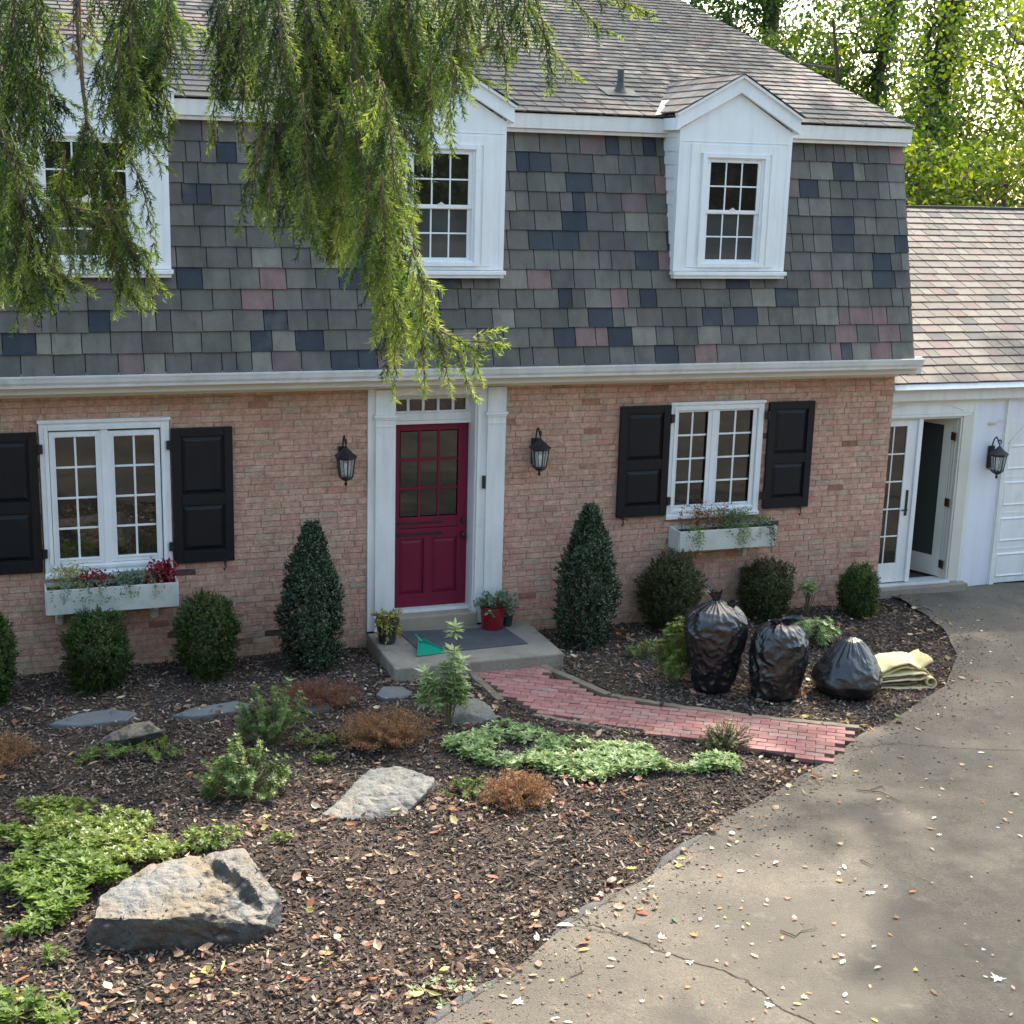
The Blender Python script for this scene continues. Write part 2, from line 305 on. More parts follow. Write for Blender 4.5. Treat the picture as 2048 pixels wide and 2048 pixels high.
def resample(P, n):
    P = np.array(P, float); d = np.r_[0, np.cumsum(np.linalg.norm(np.diff(P, axis=0), axis=1))]
    t = np.linspace(0, d[-1], n); return np.stack([np.interp(t, d, P[:, k]) for k in range(P.shape[1])], 1)
E_ = resample(EDGE, 150)
F_ = resample([(16, .19), (20, -3), (20, -9), (15, -16), (8, -22), (0, -26), (-5, -28)], 150)
def in_drive(x, y):
    d = (E_[:, 0]-x)**2+(E_[:, 1]-y)**2; i = int(np.argmin(d)); j = min(i+1, 149); i = j-1
    t = E_[j]-E_[i]; n = (t[1]*-1, t[0])
    return (x-E_[i][0])*n[0]+(y-E_[i][1])*n[1] > 0, math.sqrt(d.min())
PL = [(.50, -1.10), (.55, -1.87), (.67, -2.38), (.93, -2.63), (1.56, -3.15), (2.2, -3.69), (2.78, -4.18)]
PR = [(1.15, -1.10), (1.25, -1.62), (1.44, -2.10), (1.60, -2.33), (1.80, -2.49), (2.46, -3.0), (3.45, -3.62)]
poly = [np.array(p) for p in PL+PR[::-1]]
def inpoly(x, y, P=poly):
    c = False; n = len(P); j = n-1
    for i in range(n):
        if (P[i][1] > y) != (P[j][1] > y) and x < (P[j][0]-P[i][0])*(y-P[i][1])/(P[j][1]-P[i][1])+P[i][0]: c = not c
        j = i
    return c
def Hg(x, y):
    if -10 < x < 22 and -26 < y < .3:
        d_, s_ = in_drive(x, y)
        if (d_ and s_ > .12): return H(x, y)-.05
        if inpoly(x, y): return H(x, y)-.03
    return Hn(x, y)
setp(link('ground', grid_mesh('ground', [float(x) for x in xs], [float(y) for y in ys], Hg), M['mulch']), kind='structure')

V = []; Fq = []
NS = 70
for i in range(150):
    for j in range(NS):
        s = (j/(NS-1))**1.7; p = E_[i]*(1-s)+F_[i]*s
        wob = 0.05*noise.noise(Vector((p[0]*3, p[1]*3, 5)))+.03*noise.noise(Vector((p[0]*11, p[1]*11, 5))) if 0 < i < 149 and j == 0 else 0
        V.append((p[0]+wob, p[1]+wob, H(p[0], p[1])+0.030))
for i in range(149):
    for j in range(NS-1): Fq.append((i*NS+j, i*NS+j+1, (i+1)*NS+j+1, (i+1)*NS+j))
me = bpy.data.meshes.new('driveway'); me.from_pydata(V, [], Fq); me.update(); me.shade_smooth()
setp(link('driveway', me, M['asphalt']), kind='structure')
# cracks: thin tar-dark grooves in the asphalt
def ribbon(name, pts, wid, mat, z=.034, n=130):
    P = resample(pts, n); V = []; F = []
    for i, p in enumerate(P):
        t = P[min(i+1, n-1)]-P[max(i-1, 0)]; t = t/np.linalg.norm(t); q = np.array([-t[1], t[0]])
        p = p+q*(0.035*noise.noise(Vector((p[0]*9, p[1]*9, 1)))+.018*noise.noise(Vector((p[0]*31, p[1]*31, 4))))
        a = wid*(.45+.9*abs(noise.noise(Vector((i*.9, 2, 3)))))*min(1, (i+1)/8, (n-i)/8+.15)
        for sgn in (-1, 1): V.append((p[0]+q[0]*a*sgn, p[1]+q[1]*a*sgn, H(*p)+z))
    for i in range(n-1): F.append((2*i, 2*i+1, 2*i+3, 2*i+2))
    me = bpy.data.meshes.new(name); me.from_pydata(V, [], F); me.update()
    return setp(link(name, me, mat), kind='structure')
M['crack'] = pm('crack_dirt', (0.035, 0.028, 0.022), 1.0, var=(40, .4))
ribbon('driveway_crack', [gz(*p)[:2] for p in ((1130, 1838), (1256, 1880), (1340, 1916), (1470, 1957), (1554, 2023), (1640, 2070), (1760, 2150))], .008, M['crack'])
ribbon('driveway_crack', [gz(*p)[:2] for p in ((1700, 1500), (1800, 1497), (1900, 1505), (2048, 1508), (2150, 1510))], .005, M['crack'])
ribbon('driveway_crack', [gz(*p)[:2] for p in ((1330, 1912), (1300, 1895), (1190, 1868), (1110, 1850))], .006, M['crack'], z=.0365)
# broken asphalt berm along the bed
def kerb(i0, i1, wid, hgt):
    V = []; F = []; m = 9
    idx = np.linspace(i0, i1, int((i1-i0)*3)); n = len(idx)
    for k, fi in enumerate(idx):
        i = min(int(fi), 148); p = E_[i]*(1-(fi-i))+E_[i+1]*(fi-i); t = E_[min(i+3, 149)]-E_[max(i-2, 0)]; t = t/np.linalg.norm(t); q = np.array([t[1], -t[0]])
        e = min(1, k/5, (n-1-k)/5); nz = noise.noise(Vector((p[0]*2.2, p[1]*2.2, 9)))
        for j in range(m):
            s = -1+2*j/(m-1); o = p+q*(wid*s*(1+.4*nz)+.05)*(.3+.7*e)
            z = H(*p)+.018+hgt*(1-s*s)*e*(1+.9*nz)+.016*noise.noise(Vector((o[0]*11, o[1]*11, 2)))+.012*noise.noise(Vector((o[0]*32, o[1]*32, 2)))
            V.append((o[0], o[1], z if abs(s) < 1 else H(*p)-.03))
    for k in range(n-1):
        for j in range(m-1): F.append((k*m+j, k*m+j+1, (k+1)*m+j+1, (k+1)*m+j))
    me = bpy.data.meshes.new('asphalt_kerb'); me.from_pydata(V, [], F); me.update(); me.shade_smooth()
    setp(link('asphalt_kerb', me, M['kerb']), kind='structure')
kerb(57, 63, .05, .03); kerb(65, 72, .045, .015); kerb(76, 82, .05, .02); kerb(84, 90, .08, .045); kerb(91, 98, .085, .05); kerb(99, 103, .08, .04); kerb(105, 110, .07, .035); kerb(112, 118, .07, .03)

# ---------------------------------------------------------------- brick path
pb = MB(); ang = math.radians(-33); ca, sa = math.cos(ang), math.sin(ang)
for r in range(-60, 60):
    for c in range(-30, 30):
        u = (c+(.5 if r % 2 else 0))*.173; v = r*.087
        x = 1.5+u*ca-v*sa; y = -2.8+u*sa+v*ca
        if inpoly(x, y):
            z = G0+.040+.003*rnd.uniform(-1, 1)+.006*math.sin(x*3)*math.cos(y*2.1)
            pb.obox((x, y, z-.02), (.0840*ca, .0840*sa, rnd.uniform(-.0015, .0015)), (-.0410*sa, .0410*ca, rnd.uniform(-.001, .001)), (0, 0, .02), rnd.random())
o = pb.build('brick_path', M['paver'], bevel=.003); setp(o, kind='structure')
sb = MB(); sb.prism([tuple(p) for p in poly], 'z', G0-.02, G0+.018); setp(sb.build('path_bed', M['mulch']), kind='structure')
def timber(name, label, a, b, w=.045, h=.05, grp='weathered timbers edging the brick path'):
    a = np.array(a, float); b = np.array(b, float); d = (b-a); L = np.linalg.norm(d); d /= L; q = np.array([-d[1], d[0]])
    m = MB(); n = 8
    for i in range(n):
        p0 = a+d*L*i/n; p1 = a+d*L*(i+1)/n
    sec = [(-w, -.06), (w, -.06), (w*.95, h), (-w*.95, h*.96)]
    vs = []; 
    for i in range(n+1):
        p = a+d*L*i/n+q*.006*math.sin(i*1.7); 
        for (s, z) in sec: vs.append((p[0]+q[0]*s, p[1]+q[1]*s, G0+z+.004*math.sin(i*2.3)))
    fs = [(i*4+k, i*4+(k+1) % 4, i*4+4+(k+1) % 4, i*4+4+k) for i in range(n) for k in range(4)]+[(3, 2, 1, 0), (n*4, n*4+1, n*4+2, n*4+3)]
    m.add(vs, fs); o = m.build(name, M['timber'], bevel=.006); setp(o, label, 'edging timber', grp)
timber('path_timber', 'worn timber edging the far side of the path, nearest the front stoop', (1.19, -1.08), (1.56, -2.16))
timber('path_timber', 'short worn timber at the bend on the far side of the path', (1.58, -2.20), (1.94, -2.54), .038)
timber('path_timber', 'timber on the far side of the path in front of the two standing bags', (1.97, -2.57), (2.62, -3.06), .042)
timber('path_timber', 'long timber on the far side of the path ending at the driveway', (2.65, -3.08), (3.50, -3.60), .04)
timber('path_timber', 'dark half buried timber on the near side of the path by the stoop', (.46, -1.15), (.50, -2.0), .04, .04)
timber('path_timber', 'low half buried timber on the near side of the path behind the groundcover', (.68, -2.46), (1.45, -3.14), .03, .036)

# ---------------------------------------------------------------- the brick house
house = thing('brick_house', 'tan brick house with slate mansard roof, three white dormers and a burgundy front door', 'house', (0, 0, G0))
def hp(mb, name, mat, parent=None, **k):      # part or sub-part, given in world coordinates
    if parent is None: return mb.build(name, mat, house, world=True, **k)
    return mb.build(name, mat, parent, **k)
XL, XR, ZT = -9.0, 6.05, 2.5
openings = [(-3.585, -2.345, .63, 2.22), (-.33, 1.19, -.5, 2.6), (3.13, 4.32, .86, 2.21), (-7.2, -5.9, .63, 2.22)]
def cutrow(x0, x1, z0, z1):
    segs = [(x0, x1)]
    for a, b, c, d in openings:
        if z1 > c+.02 and z0 < d-.02:
            n = []
            for s, e in segs:
                if e <= a or s >= b: n.append((s, e))
                else:
                    if s < a: n.append((s, a))
                    if e > b: n.append((b, e))
            segs = n
    return [g for g in segs if g[1]-g[0] > .02]
wm = MB(); row = 0; z = G0-.2; PITCHB = .0655
def brick(m, c, hx, hz, side=False):
    pr = rnd.uniform(-.003, .004); tz = rnd.uniform(-.0012, .0012); tx = rnd.uniform(-.0008, .0008)
    a = rnd.random(); x0, x1 = c[0]-hx, c[0]+hx; z0, z1 = c[2]-hz, c[2]+hz
    j = lambda: rnd.uniform(-.0035, .0035)
    f = [(x0+j(), z0+j()), (x1+j(), z0+j()), (x1+j(), z1+j()), (x0+j(), z1+j())]
    yo = -.010-pr
    fr = [(x+ (.002 if k in (0, 3) else -.002), yo+rnd.uniform(-.0015, .0015), zz+(.002 if k < 2 else -.002)) for k, (x, zz) in enumerate(f)]
    mid = [(x, yo+.003, zz) for x, zz in f]; bk = [(x, .03, zz) for x, zz in f]
    vs = fr+mid+bk
    if side: vs = [(XR-.0-(p[1]), p[0], p[2]) for p in vs]
    m.add(vs, [(0, 1, 2, 3), (0, 4, 5, 1), (1, 5, 6, 2), (2, 6, 7, 3), (3, 7, 4, 0), (4, 8, 9, 5), (5, 9, 10, 6), (6, 10, 11, 7), (7, 11, 8, 4)], a)
while z < ZT:
    z1 = min(z+PITCHB, ZT+.03); x = XL-(.1 if row % 2 else 0)-rnd.uniform(0, .05)
    while x < XR:
        Lb = rnd.choice([.2, .2, .2, .2, .19, .21, .1]) if rnd.random() < .25 else .2
        xe = min(x+Lb, XR)
        for s, e in cutrow(max(x, XL), xe, z, z1):
            if e-s > .03: brick(wm, ((s+e)/2, 0, (z+z1)/2), (e-s)/2-.0028, (z1-z)/2-.0030)
        x = xe
    row += 1; z += PITCHB
wallb = hp(wm, 'brick_wall', M['brick'])
sm = MB(); z = G0-.2; row = 0
while z < ZT:
    y = 0.01+(.1 if row % 2 == 0 else 0.0)
    if row % 2 == 0: brick(sm, (.055, 0, z+PITCHB/2), .045, PITCHB/2-.0038, True)
    while y < 9:
        brick(sm, (y+.1, 0, z+PITCHB/2), .0965, PITCHB/2-.0038, True); y += .2
    z += PITCHB; row += 1
hp(sm, 'side_wall', M['brick'])
# mortar backing with the openings left out
mm = MB(); YB = -.002
cuts = sorted({XL, XR-.004}.union(*[{o[0], o[1]} for o in openings]))
for a, b in zip(cuts[:-1], cuts[1:]):
    ops = [o for o in openings if o[0] <= a+1e-6 and o[1] >= b-1e-6]
    if not ops: mm.box(a, b, YB, .20, G0-.25, ZT+.1)
    else:
        o = ops[0]
        if o[2] > G0: mm.box(a, b, YB, .20, G0-.25, o[2])
        mm.box(a, b, YB, .20, o[3], ZT+.1) if o[3] < ZT else None
mm.box(XR-.2, XR-.004, .2, 9.0, G0-.25, ZT+.1)
hp(mm, 'mortar_bed', M['mortar'])
bk = MB(); bk.box(XL, XR-.25, .45, 9, G0-.2, ZT); hp(bk, 'inner_room', M['dark'])

# eaves
gm = MB()
prof = [(-.30, 2.575), (-.395, 2.575), (-.40, 2.60), (-.415, 2.625), (-.425, 2.66), (-.43, 2.672), (-.432, 2.688), (-.418, 2.690), (-.414, 2.676), (-.40, 2.655), (-.31, 2.60), (-.305, 2.69), (-.30, 2.69)]
for a, b in ((-10.0, -5.3), (-5.299, -.7), (-.699, 3.9), (3.901, 6.13)): gm.prism(prof, 'x', a, b)
gm.prism([(-.30, 2.575), (-.395, 2.575), (-.425, 2.66), (-.43, 2.688), (-.30, 2.69)], 'x', 6.13, 6.135)
hp(gm, 'gutter', M['gutter'])
fm = MB(); fm.box(-10, 6.20, -.298, -.27, 2.50, 2.695); fm.box(-10, 6.16, -.27, -.012, 2.525, 2.55)
fm.box(-10, 6.08, -.035, -.012, 2.43, 2.525); fm.box(-10, 6.085, -.06, -.035, 2.49, 2.525)
fm.box(6.06, 6.16, -.27, .4, 2.48, 2.524)
hp(fm, 'soffit', M['cream'], bevel=.004)

# slates
def slates(m, x0, x1, p0, dirv, nrm, rows, expo, widths, thick=.008, tilt=.012, jit=.004, slot=.004, pick=None):
    """courses run along x, going up dirv from p0 (y,z)"""
    dv = np.array(dirv); nv = np.array(nrm)
    for r in range(rows):
        x = x0-rnd.uniform(0, .2)
        b = np.array(p0)+dv*expo*r
        while x < x1:
            wd = rnd.choice(widths)*rnd.uniform(.96, 1.04)
            a, e = max(x, x0)+slot/2, min(x+wd, x1)-slot/2
            x += wd
            if e-a < .03: continue
            val = pick() if pick else rnd.random()
            lift = rnd.uniform(0, .003); dj = rnd.uniform(-jit, jit); dj2 = dj+rnd.uniform(-.003, .003)
            ln = expo*1.25
            def P(xx, s, h): q = b+dv*s+nv*h; return (xx, q[0], q[1])
            t0 = tilt+lift
            vs = [P(a, dj, t0), P(e, dj2, t0+rnd.uniform(-.0015, .0015)), P(e, ln, .002), P(a, ln, .002), P(a, dj, t0-thick), P(e, dj2, t0-thick), P(e, ln, -.004), P(a, ln, -.004)]
            m.add(vs, [(0, 1, 2, 3), (4, 5, 1, 0), (5, 6, 2, 1), (7, 4, 0, 3), (7, 6, 5, 4)], val)
MB0, MT0 = np.array([-.30, 2.67]), np.array([.30, 5.09])
dm = (MT0-MB0)/np.linalg.norm(MT0-MB0); nm_ = np.array([-dm[1], dm[0]])
ml = MB(); slates(ml, -9.0, 6.08, MB0, dm, nm_, 12, .205, [.29, .29, .29, .30, .27, .15, .14, .2, .24], tilt=.022, thick=.014, slot=.010)
mans = hp(ml, 'mansard_slates', M['slate'])
ub = MB(); ub.add([(-9, -.292, 2.66), (6.065, -.292, 2.66), (6.065, .31, 5.09), (-9, .31, 5.09)], [(0, 1, 2, 3)])
ub.prism([(-.28, 2.56), (9.0, 2.56), (9.0, 5.2), (6.9, 7.30), (.45, 5.24), (.33, 5.08)], 'x', -9, 6.05)
hp(ub, 'roof_body', M['roof_under'])
gbl = MB(); gbl.prism([(-.275, 2.60), (9.0, 2.60), (9.0, 5.1), (6.9, 7.28), (.45, 5.2), (.36, 5.06)], 'x', 6.052, 6.07)
hp(gbl, 'gable_siding', M['white'])
# fascia at the break
tm = MB(); tm.prism([(.16, 5.10), (.15, 5.235), (.145, 5.25), (.45, 5.25), (.45, 5.10)], 'x', -9.0, 6.10)
tm.prism([(.20, 5.06), (.20, 5.098), (.34, 5.098), (.34, 5.06)], 'x', -9.0, 6.08)
hp(tm, 'roof_fascia', M['white2'], bevel=.004)
U0 = np.array([.12, 5.262]); du = np.array([6.47, 2.035]); du /= np.linalg.norm(du); nu = np.array([-du[1], du[0]])
ul = MB(); slates(ul, -9.0, 6.12, U0, du, nu, 34, .2, [.30, .30, .30, .30, .17, .24], tilt=.018, thick=.013, slot=.014)
hp(ul, 'upper_slates', M['roof'])
um = MB(); um.add([(-9, .14, 5.255), (6.11, .14, 5.255), (6.11, 6.9, 7.375), (-9, 6.9, 7.375)], [(0, 1, 2, 3)])
um.add([(-9, 6.9, 7.4), (6.11, 6.9, 7.4), (6.11, 9.3, 5.1), (-9, 9.3, 5.1)], [(0, 1, 2, 3)])
hp(um, 'roof_deck', M['roof_under'])
# vent pipe, with a flashing collar on the slates
zv = 5.262+(1.0-.12)*du[1]/du[0]
vp = MB(); vp.lathe([(.038, zv-.02), (.038, zv+.25), (.028, zv+.25), (.028, zv+.2)], 14, (2.80, 1.0)); vpo = hp(vp, 'vent_pipe', M['pipe'], smooth=False)
fl = MB(); fl.lathe([(.095, zv-.0), (.06, zv+.05), (.044, zv+.10), (.040, zv+.12)], 14, (2.80, 1.0)); fl.obox((2.78, .98, zv+.016), (.2, 0, 0), (0, .16*du[0], .16*du[1]), (0, -.002, .004))
hp(fl, 'pipe_collar', M['pipe'], parent=vpo)

# dormers
def dormer(xc, hw, win_hw, label, muntins=3):
    YF = -.15; zs = 3.66; ze = 5.15
    ap = ze+.02+hw*.55; m = MB()
    # front wall with the window opening left out, cheeks behind it
    wx0, wx1, wz0, wz1 = xc-win_hw-.05, xc+win_hw+.05, 3.74, 4.87
    m.box(xc-hw, wx0, YF, YF+.06, zs, ze); m.box(wx1, xc+hw, YF, YF+.06, zs, ze); m.box(wx0, wx1, YF, YF+.06, zs, wz0); m.box(wx0, wx1, YF, YF+.06, wz1, ze)
    m.prism([(xc-hw, ze), (xc+hw, ze), (xc, ap)], 'y', YF, YF+.06)
    f = hp(m, 'dormer', M['white']); f['label'] = label
    for sx in (-1, 1):
        ck = MB()
        xo = xc+sx*(hw-.004)
        nb = 11
        for k in range(nb):
            z0 = zs+k*(ze+.05-zs)/nb; z1 = z0+(ze+.05-zs)/nb
            a, b = sorted((xo, xo-sx*.02)); 
            ck.add([(xo+sx*.012, YF+.03, z0), (xo+sx*.012, .75, z0), (xo, .75, z1), (xo, YF+.03, z1), (xo-sx*.02, YF+.03, z0), (xo-sx*.02, .75, z0), (xo-sx*.02, .75, z1), (xo-sx*.02, YF+.03, z1)],
                   [(0, 1, 2, 3), (4, 7, 6, 5), (0, 4, 5, 1), (3, 2, 6, 7), (0, 3, 7, 4)])
        a, b = sorted((xc+sx*hw+sx*.014, xc+sx*(hw-.04)))
        ck.box(a, b, YF-.003, YF+.08, zs, ze)
        hp(ck, 'dormer_cheek', M['white'], parent=f)
    tr = MB()          # raised panel round the window, casing, drip line
    tr.frame(xc-win_hw-.22, xc+win_hw+.22, 3.70, 5.0, .10, YF-.014, YF+.01, wb=.02)
    tr.frame(xc-win_hw-.085, xc+win_hw+.085, 3.70, 4.91, .05, YF-.030, YF+.02, wb=.045)
    tr.box(xc-hw-.004, xc+hw+.004, YF-.008, YF+.0, 5.02, 5.03)
    hp(tr, 'casing', M['white'], parent=f, bevel=.004)
    sl = MB(); sl.box(xc-hw-.03, xc+hw+.03, YF-.055, YF+.05, zs-.045, zs-.005); sl.box(xc-hw-.012, xc+hw+.012, YF-.028, YF+.05, zs-.08, zs-.045)
    hp(sl, 'sill', M['white'], parent=f, bevel=.004)
    # rakes, eave returns and roof
    rk = MB(); hw2 = hw+.075; zb = ze-.02; sl_ = .55
    za = zb+.15+hw2*sl_; 
    for sx in (-1, 1):
        def P(t, dz): return (xc+sx*hw2*(1-t), zb+dz+hw2*sl_*t)
        pl = [P(0, 0), P(0, .155), P(1, .155), P(1, 0)]
        rk.prism(pl, 'y', YF-.055, YF-.002)
        pl = [P(-.01, .150), P(-.02, .180), P(1, .185), P(1, .150)]
        rk.prism(pl, 'y', YF-.085, YF-.002)
        x0, x1 = sorted((xc+sx*hw2, xc+sx*(hw+.012)))
        rk.box(x0, x1, YF-.002, .15, zb-.0, zb+.125)
    hp(rk, 'rake_board', M['white'], parent=f, bevel=.003)
    rf = MB(); hr = hw2+.03
    for sx in (-1, 1):
        n = 5
        for k in range(n):
            t0, t1 = k/n, (k+1)/n
            def Q(t, y, h): return (xc+sx*hr*(1-t), y, zb+.172+hr*sl_*t+h)
            segs = [YF-.10]; 
            while segs[-1] < 2.6: segs.append(segs[-1]+rnd.choice([.3, .3, .17]))
            for a, b in zip(segs[:-1], segs[1:]):
                rf.add([Q(t0, a+.003, .018), Q(t0, b-.003, .018), Q(t1, b-.003, .006), Q(t1, a+.003, .006), Q(t0, a+.003, .006), Q(t0, b-.003, .006)], [(0, 1, 2, 3), (4, 5, 1, 0), (4, 0, 3)], rnd.random())
    rf.box(xc-.02, xc+.02, YF-.1, 2.4, zb+.172+hr*sl_-.01, zb+.172+hr*sl_+.008, .93)
    hp(rf, 'dormer_roof', M['roof'], parent=f)
    fl = MB()
    p0 = (xc-hr-.02, .12, zb+.17); 
    yv = .12+(hr*sl_*.35+.0)/(du[1]/du[0])
    fl.add([(xc-hr-.09, .10, 5.284), (xc-hr+.02, .10, 5.30), (xc-hr+hr*.35+.06, yv, zb+.2+hr*sl_*.35), (xc-hr+hr*.35-.05, yv+.02, zb+.185+hr*sl_*.35)], [(0, 1, 2, 3)])
    hp(fl, 'valley_flashing', M['copper'], parent=f)
    # window: sashes, bars, panes, as sub-parts
    sash = MB(); x0, x1 = xc-win_hw, xc+win_hw; zm = 4.285
    sash.frame(x0-.04, x1+.04, 3.73, 4.875, .03, YF-.005, YF+.05)
    sash.frame(x0-.01, x1+.01, zm-.01, 4.85, .038, YF+.008, YF+.035); sash.frame(x0-.01, x1+.01, 3.745, zm+.02, .038, YF+.03, YF+.055)
    for k in (1, 2):
        xx = x0+.028+(x1-x0-.056)*k/3
        sash.box(xx-.008, xx+.008, YF+.016, YF+.03, zm+.02, 4.82); sash.box(xx-.008, xx+.008, YF+.038, YF+.05, 3.77, zm)
    zz = (zm+.02+4.82)/2; sash.box(x0+.02, x1-.02, YF+.0165, YF+.0305, zz-.008, zz+.008)
    zz = (3.77+zm)/2; sash.box(x0+.02, x1-.02, YF+.0385, YF+.0505, zz-.008, zz+.008)
    hp(sash, 'window_sash', M['white'], parent=f, bevel=.002)
    g = MB(); g.box(x0+.02, x1-.02, YF+.022, YF+.026, zm+.01, 4.83); hp(g, 'window_pane', M['glass_dark'], parent=f)
    g = MB(); g.box(x0+.02, x1-.02, YF+.044, YF+.048, 3.765, zm); hp(g, 'window_pane', M['glass_upper'], parent=f)
    lk = MB(); lk.box(xc-.03, xc+.03, YF+.0, YF+.01, zm+.025, zm+.04); lk.box(xc-.01, xc+.01, YF-.005, YF+.006, zm+.04, zm+.052); hp(lk, 'sash_lock', M['white2'], parent=f)
dormer(3.685, .665, .315, 'white gabled dormer nearest the right end of the roof')
dormer(.385, .665, .315, 'white gabled dormer half hidden by spruce above the front door')
dormer(-3.05, .735, .385, 'wide white gabled dormer behind the spruce at the left')

# ground-floor windows
def window(x0, x1, z0, z1, fr, sashes, label, wb):
    m = MB()
    m.frame(x0, x1, z0, z1, fr, -.035, .06, wb=wb)
    m.frame(x0+fr*.55, x1-fr*.55, z0+wb*.5, z1-fr*.55, fr*.45-.002, -.045, -.033)
    m.box(x0-.012, x1+.012, -.055, .02, z1-.012, z1+.022)
    m.box(sashes[0][1]+.053, sashes[1][0]-.053, -.03, .05, z0+wb, z1-fr)
    w_ = hp(m, 'window', M['white'], bevel=.004); w_['label'] = label
    s = MB(); s.box(x0-.005, x1+.005, -.06, .02, z0-.03, z0+.012); hp(s, 'window_sill', M['white'], parent=w_, bevel=.004)
    for (a, b, c, d) in sashes:
        q = MB(); q.frame(a-.055, b+.055, c-.05, d+.05, .055, -.02, .035)
        q.frame(a-.012, b+.012, c-.012, d+.012, .012, -.026, .03)
        xm = (a+b)/2; q.box(xm-.010, xm+.010, -.002, .016, c, d)
        for k in (1, 2, 3):
            zz = c+(d-c)*k/4; q.box(a, b, -.0025, .0155, zz-.010, zz+.010)
        hp(q, 'window_sash', M['white'], parent=w_, bevel=.002)
        g = MB(); g.box(a-.01, b+.01, .012, .016, c-.01, d+.01); hp(g, 'window_pane', M['glass_dark'], parent=w_)
window(-3.58, -2.35, .66, 2.19, .085, [(-3.435, -3.06, .815, 2.04), (-2.885, -2.50, .815, 2.035)], 'white casement window left of the front door', .10)
window(3.14, 4.315, .89, 2.18, .075, [(3.24, 3.607, 1.005, 2.088), (3.752, 4.18, 1.008, 2.091)], 'white casement window right of the front door', .08)
window(-7.2, -5.9, .66, 2.19, .085, [(-7.02, -6.63, .815, 2.04), (-6.48, -6.08, .815, 2.035)], 'white casement window at the far left', .10)

def shutter(x0, x1, z0, z1, hinge_right, dog, label, prot=.0):
    y1 = -.025; y0 = -.065
    m = MB(); h = z1-z0; st = .085
    m.box(x0, x0+st, y0, y1, z0, z1); m.box(x1-st, x1, y0, y1, z0, z1)
    zm = z0+h*.47
    for a, b in ((z0, z0+.12), (zm-.055, zm+.055), (z1-.085, z1)): m.box(x0+st, x1-st, y0+.0015, y1, a, b)
    s = hp(m, 'shutter', M['shutter'], bevel=.004); s['label'] = label
    p = MB()
    for a, b in ((z0+.12, zm-.055), (zm+.055, z1-.085)):
        p.box(x0+st, x1-st, y0+.026, y0+.034, a, b)
        X0, X1 = x0+st, x1-st; 
        o_, i_ = 0.0, .05
        # raised field with sloping edges
        vs = [(X0+.012, y0+.026, a+.012), (X1-.012, y0+.026, a+.012), (X1-.012, y0+.026, b-.012), (X0+.012, y0+.026, b-.012),
              (X0+i_, y0+.010, a+i_), (X1-i_, y0+.010, a+i_), (X1-i_, y0+.010, b-i_), (X0+i_, y0+.010, b-i_)]
        p.add(vs, [(4, 5, 6, 7), (0, 1, 5, 4), (1, 2, 6, 5), (2, 3, 7, 6), (3, 0, 4, 7)])
    hp(p, 'shutter_panel', M['shutter'], parent=s)
    hx = x1 if hinge_right else x0; sg = 1 if hinge_right else -1
    for zz in (z0+h*.13, z1-h*.12):
        q = MB(); a, b = sorted((hx-sg*.01, hx+sg*.05)); q.box(a, b, y0+.004, y0+.018, zz-.045, zz+.045); q.lathe([(.011, zz-.05), (.011, zz+.05)], 8, (hx+sg*.012, y0-.002)); hp(q, 'hinge', M['iron'], parent=s)
    dx = x0+.09 if hinge_right else x1-.09
    q = MB(); pts = []
    for k in range(15):
        t = k/14; an = t*math.pi*1.9; pts.append((dx+.028*math.sin(an)*(1 if t > .45 else -.5), y0-.004, z0+.01-.12*t+.02*math.sin(t*9)))
    q.tube([(dx, y1+.02, z0-.02)]+[(dx+.0, y0-.006, z0-.02)], .006, 6); q.tube(pts, .007, 6); hp(q, 'shutter_dog', M['iron'], parent=s)
shutter(-2.335, -1.735, .71, 2.095, False, 1, 'black panelled shutter on the right of the left window')
shutter(-4.195, -3.60, .71, 2.10, True, 1, 'black panelled shutter on the left of the left window, cut by the photo edge')
shutter(2.515, 3.125, .915, 2.175, True, 1, 'black panelled shutter on the left of the right window')
shutter(4.37, 4.965, .92, 2.175, False, 1, 'black panelled shutter on the right of the right window')

# entrance
ds = MB()
ds.box(-.335, -.035, -.035, .05, -.19, 2.36); ds.box(.875, 1.185, -.035, .05, -.19, 2.36)
ds.box(-.335, 1.185, -.035, .05, 2.36, 2.43)
ds.box(-.26, -.055, -.065, -.035, -.19, 2.428); ds.box(.965, 1.165, -.065, -.035, -.19, 2.428)
for a, b in ((-.26, -.055), (.965, 1.165)):
    ds.box(a-.022, b+.022, -.090, -.037, 2.135, 2.165); ds.box(a-.012, b+.012, -.078, -.037, 2.112, 2.135)
    ds.box(a-.008, b+.008, -.074, -.037, 2.035, 2.050)
    ds.box(a-.006, b+.006, -.071, -.037, -.19, -.02)
# jambs and head set back to the door
ds.box(-.075, -.035, .05, .24, -.06, 2.36); ds.box(.842, .875, -.02, .24, -.06, 2.36); ds.box(-.035, .842, .16, .24, 2.305, 2.36)
ds.box(.862, .895, -.048, -.03, -.06, 2.36)
ds.box(-.035, .842, .13, .24, 2.022, 2.06); ds.box(-.035, .842, .15, .24, 2.06, 2.14); ds.box(-.035, .842, .07, .12, 2.33, 2.36)
surround = hp(ds, 'door_surround', M['white2'], bevel=.004)
th = MB(); th.box(-.035, .842, .10, .24, -.075, -.024); hp(th, 'threshold', M['white2'], bevel=.004)
tw = MB(); tw.frame(-.035, .842, 2.14, 2.305, .02, .165, .215)
for k in (1, 2, 3, 4):
    xx = -.01+ .83*k/5-.004; tw.box(xx-.014, xx+.014, .17, .20, 2.16, 2.285)
tw.box(.79, .8415, .163, .213, 2.1605, 2.2845)
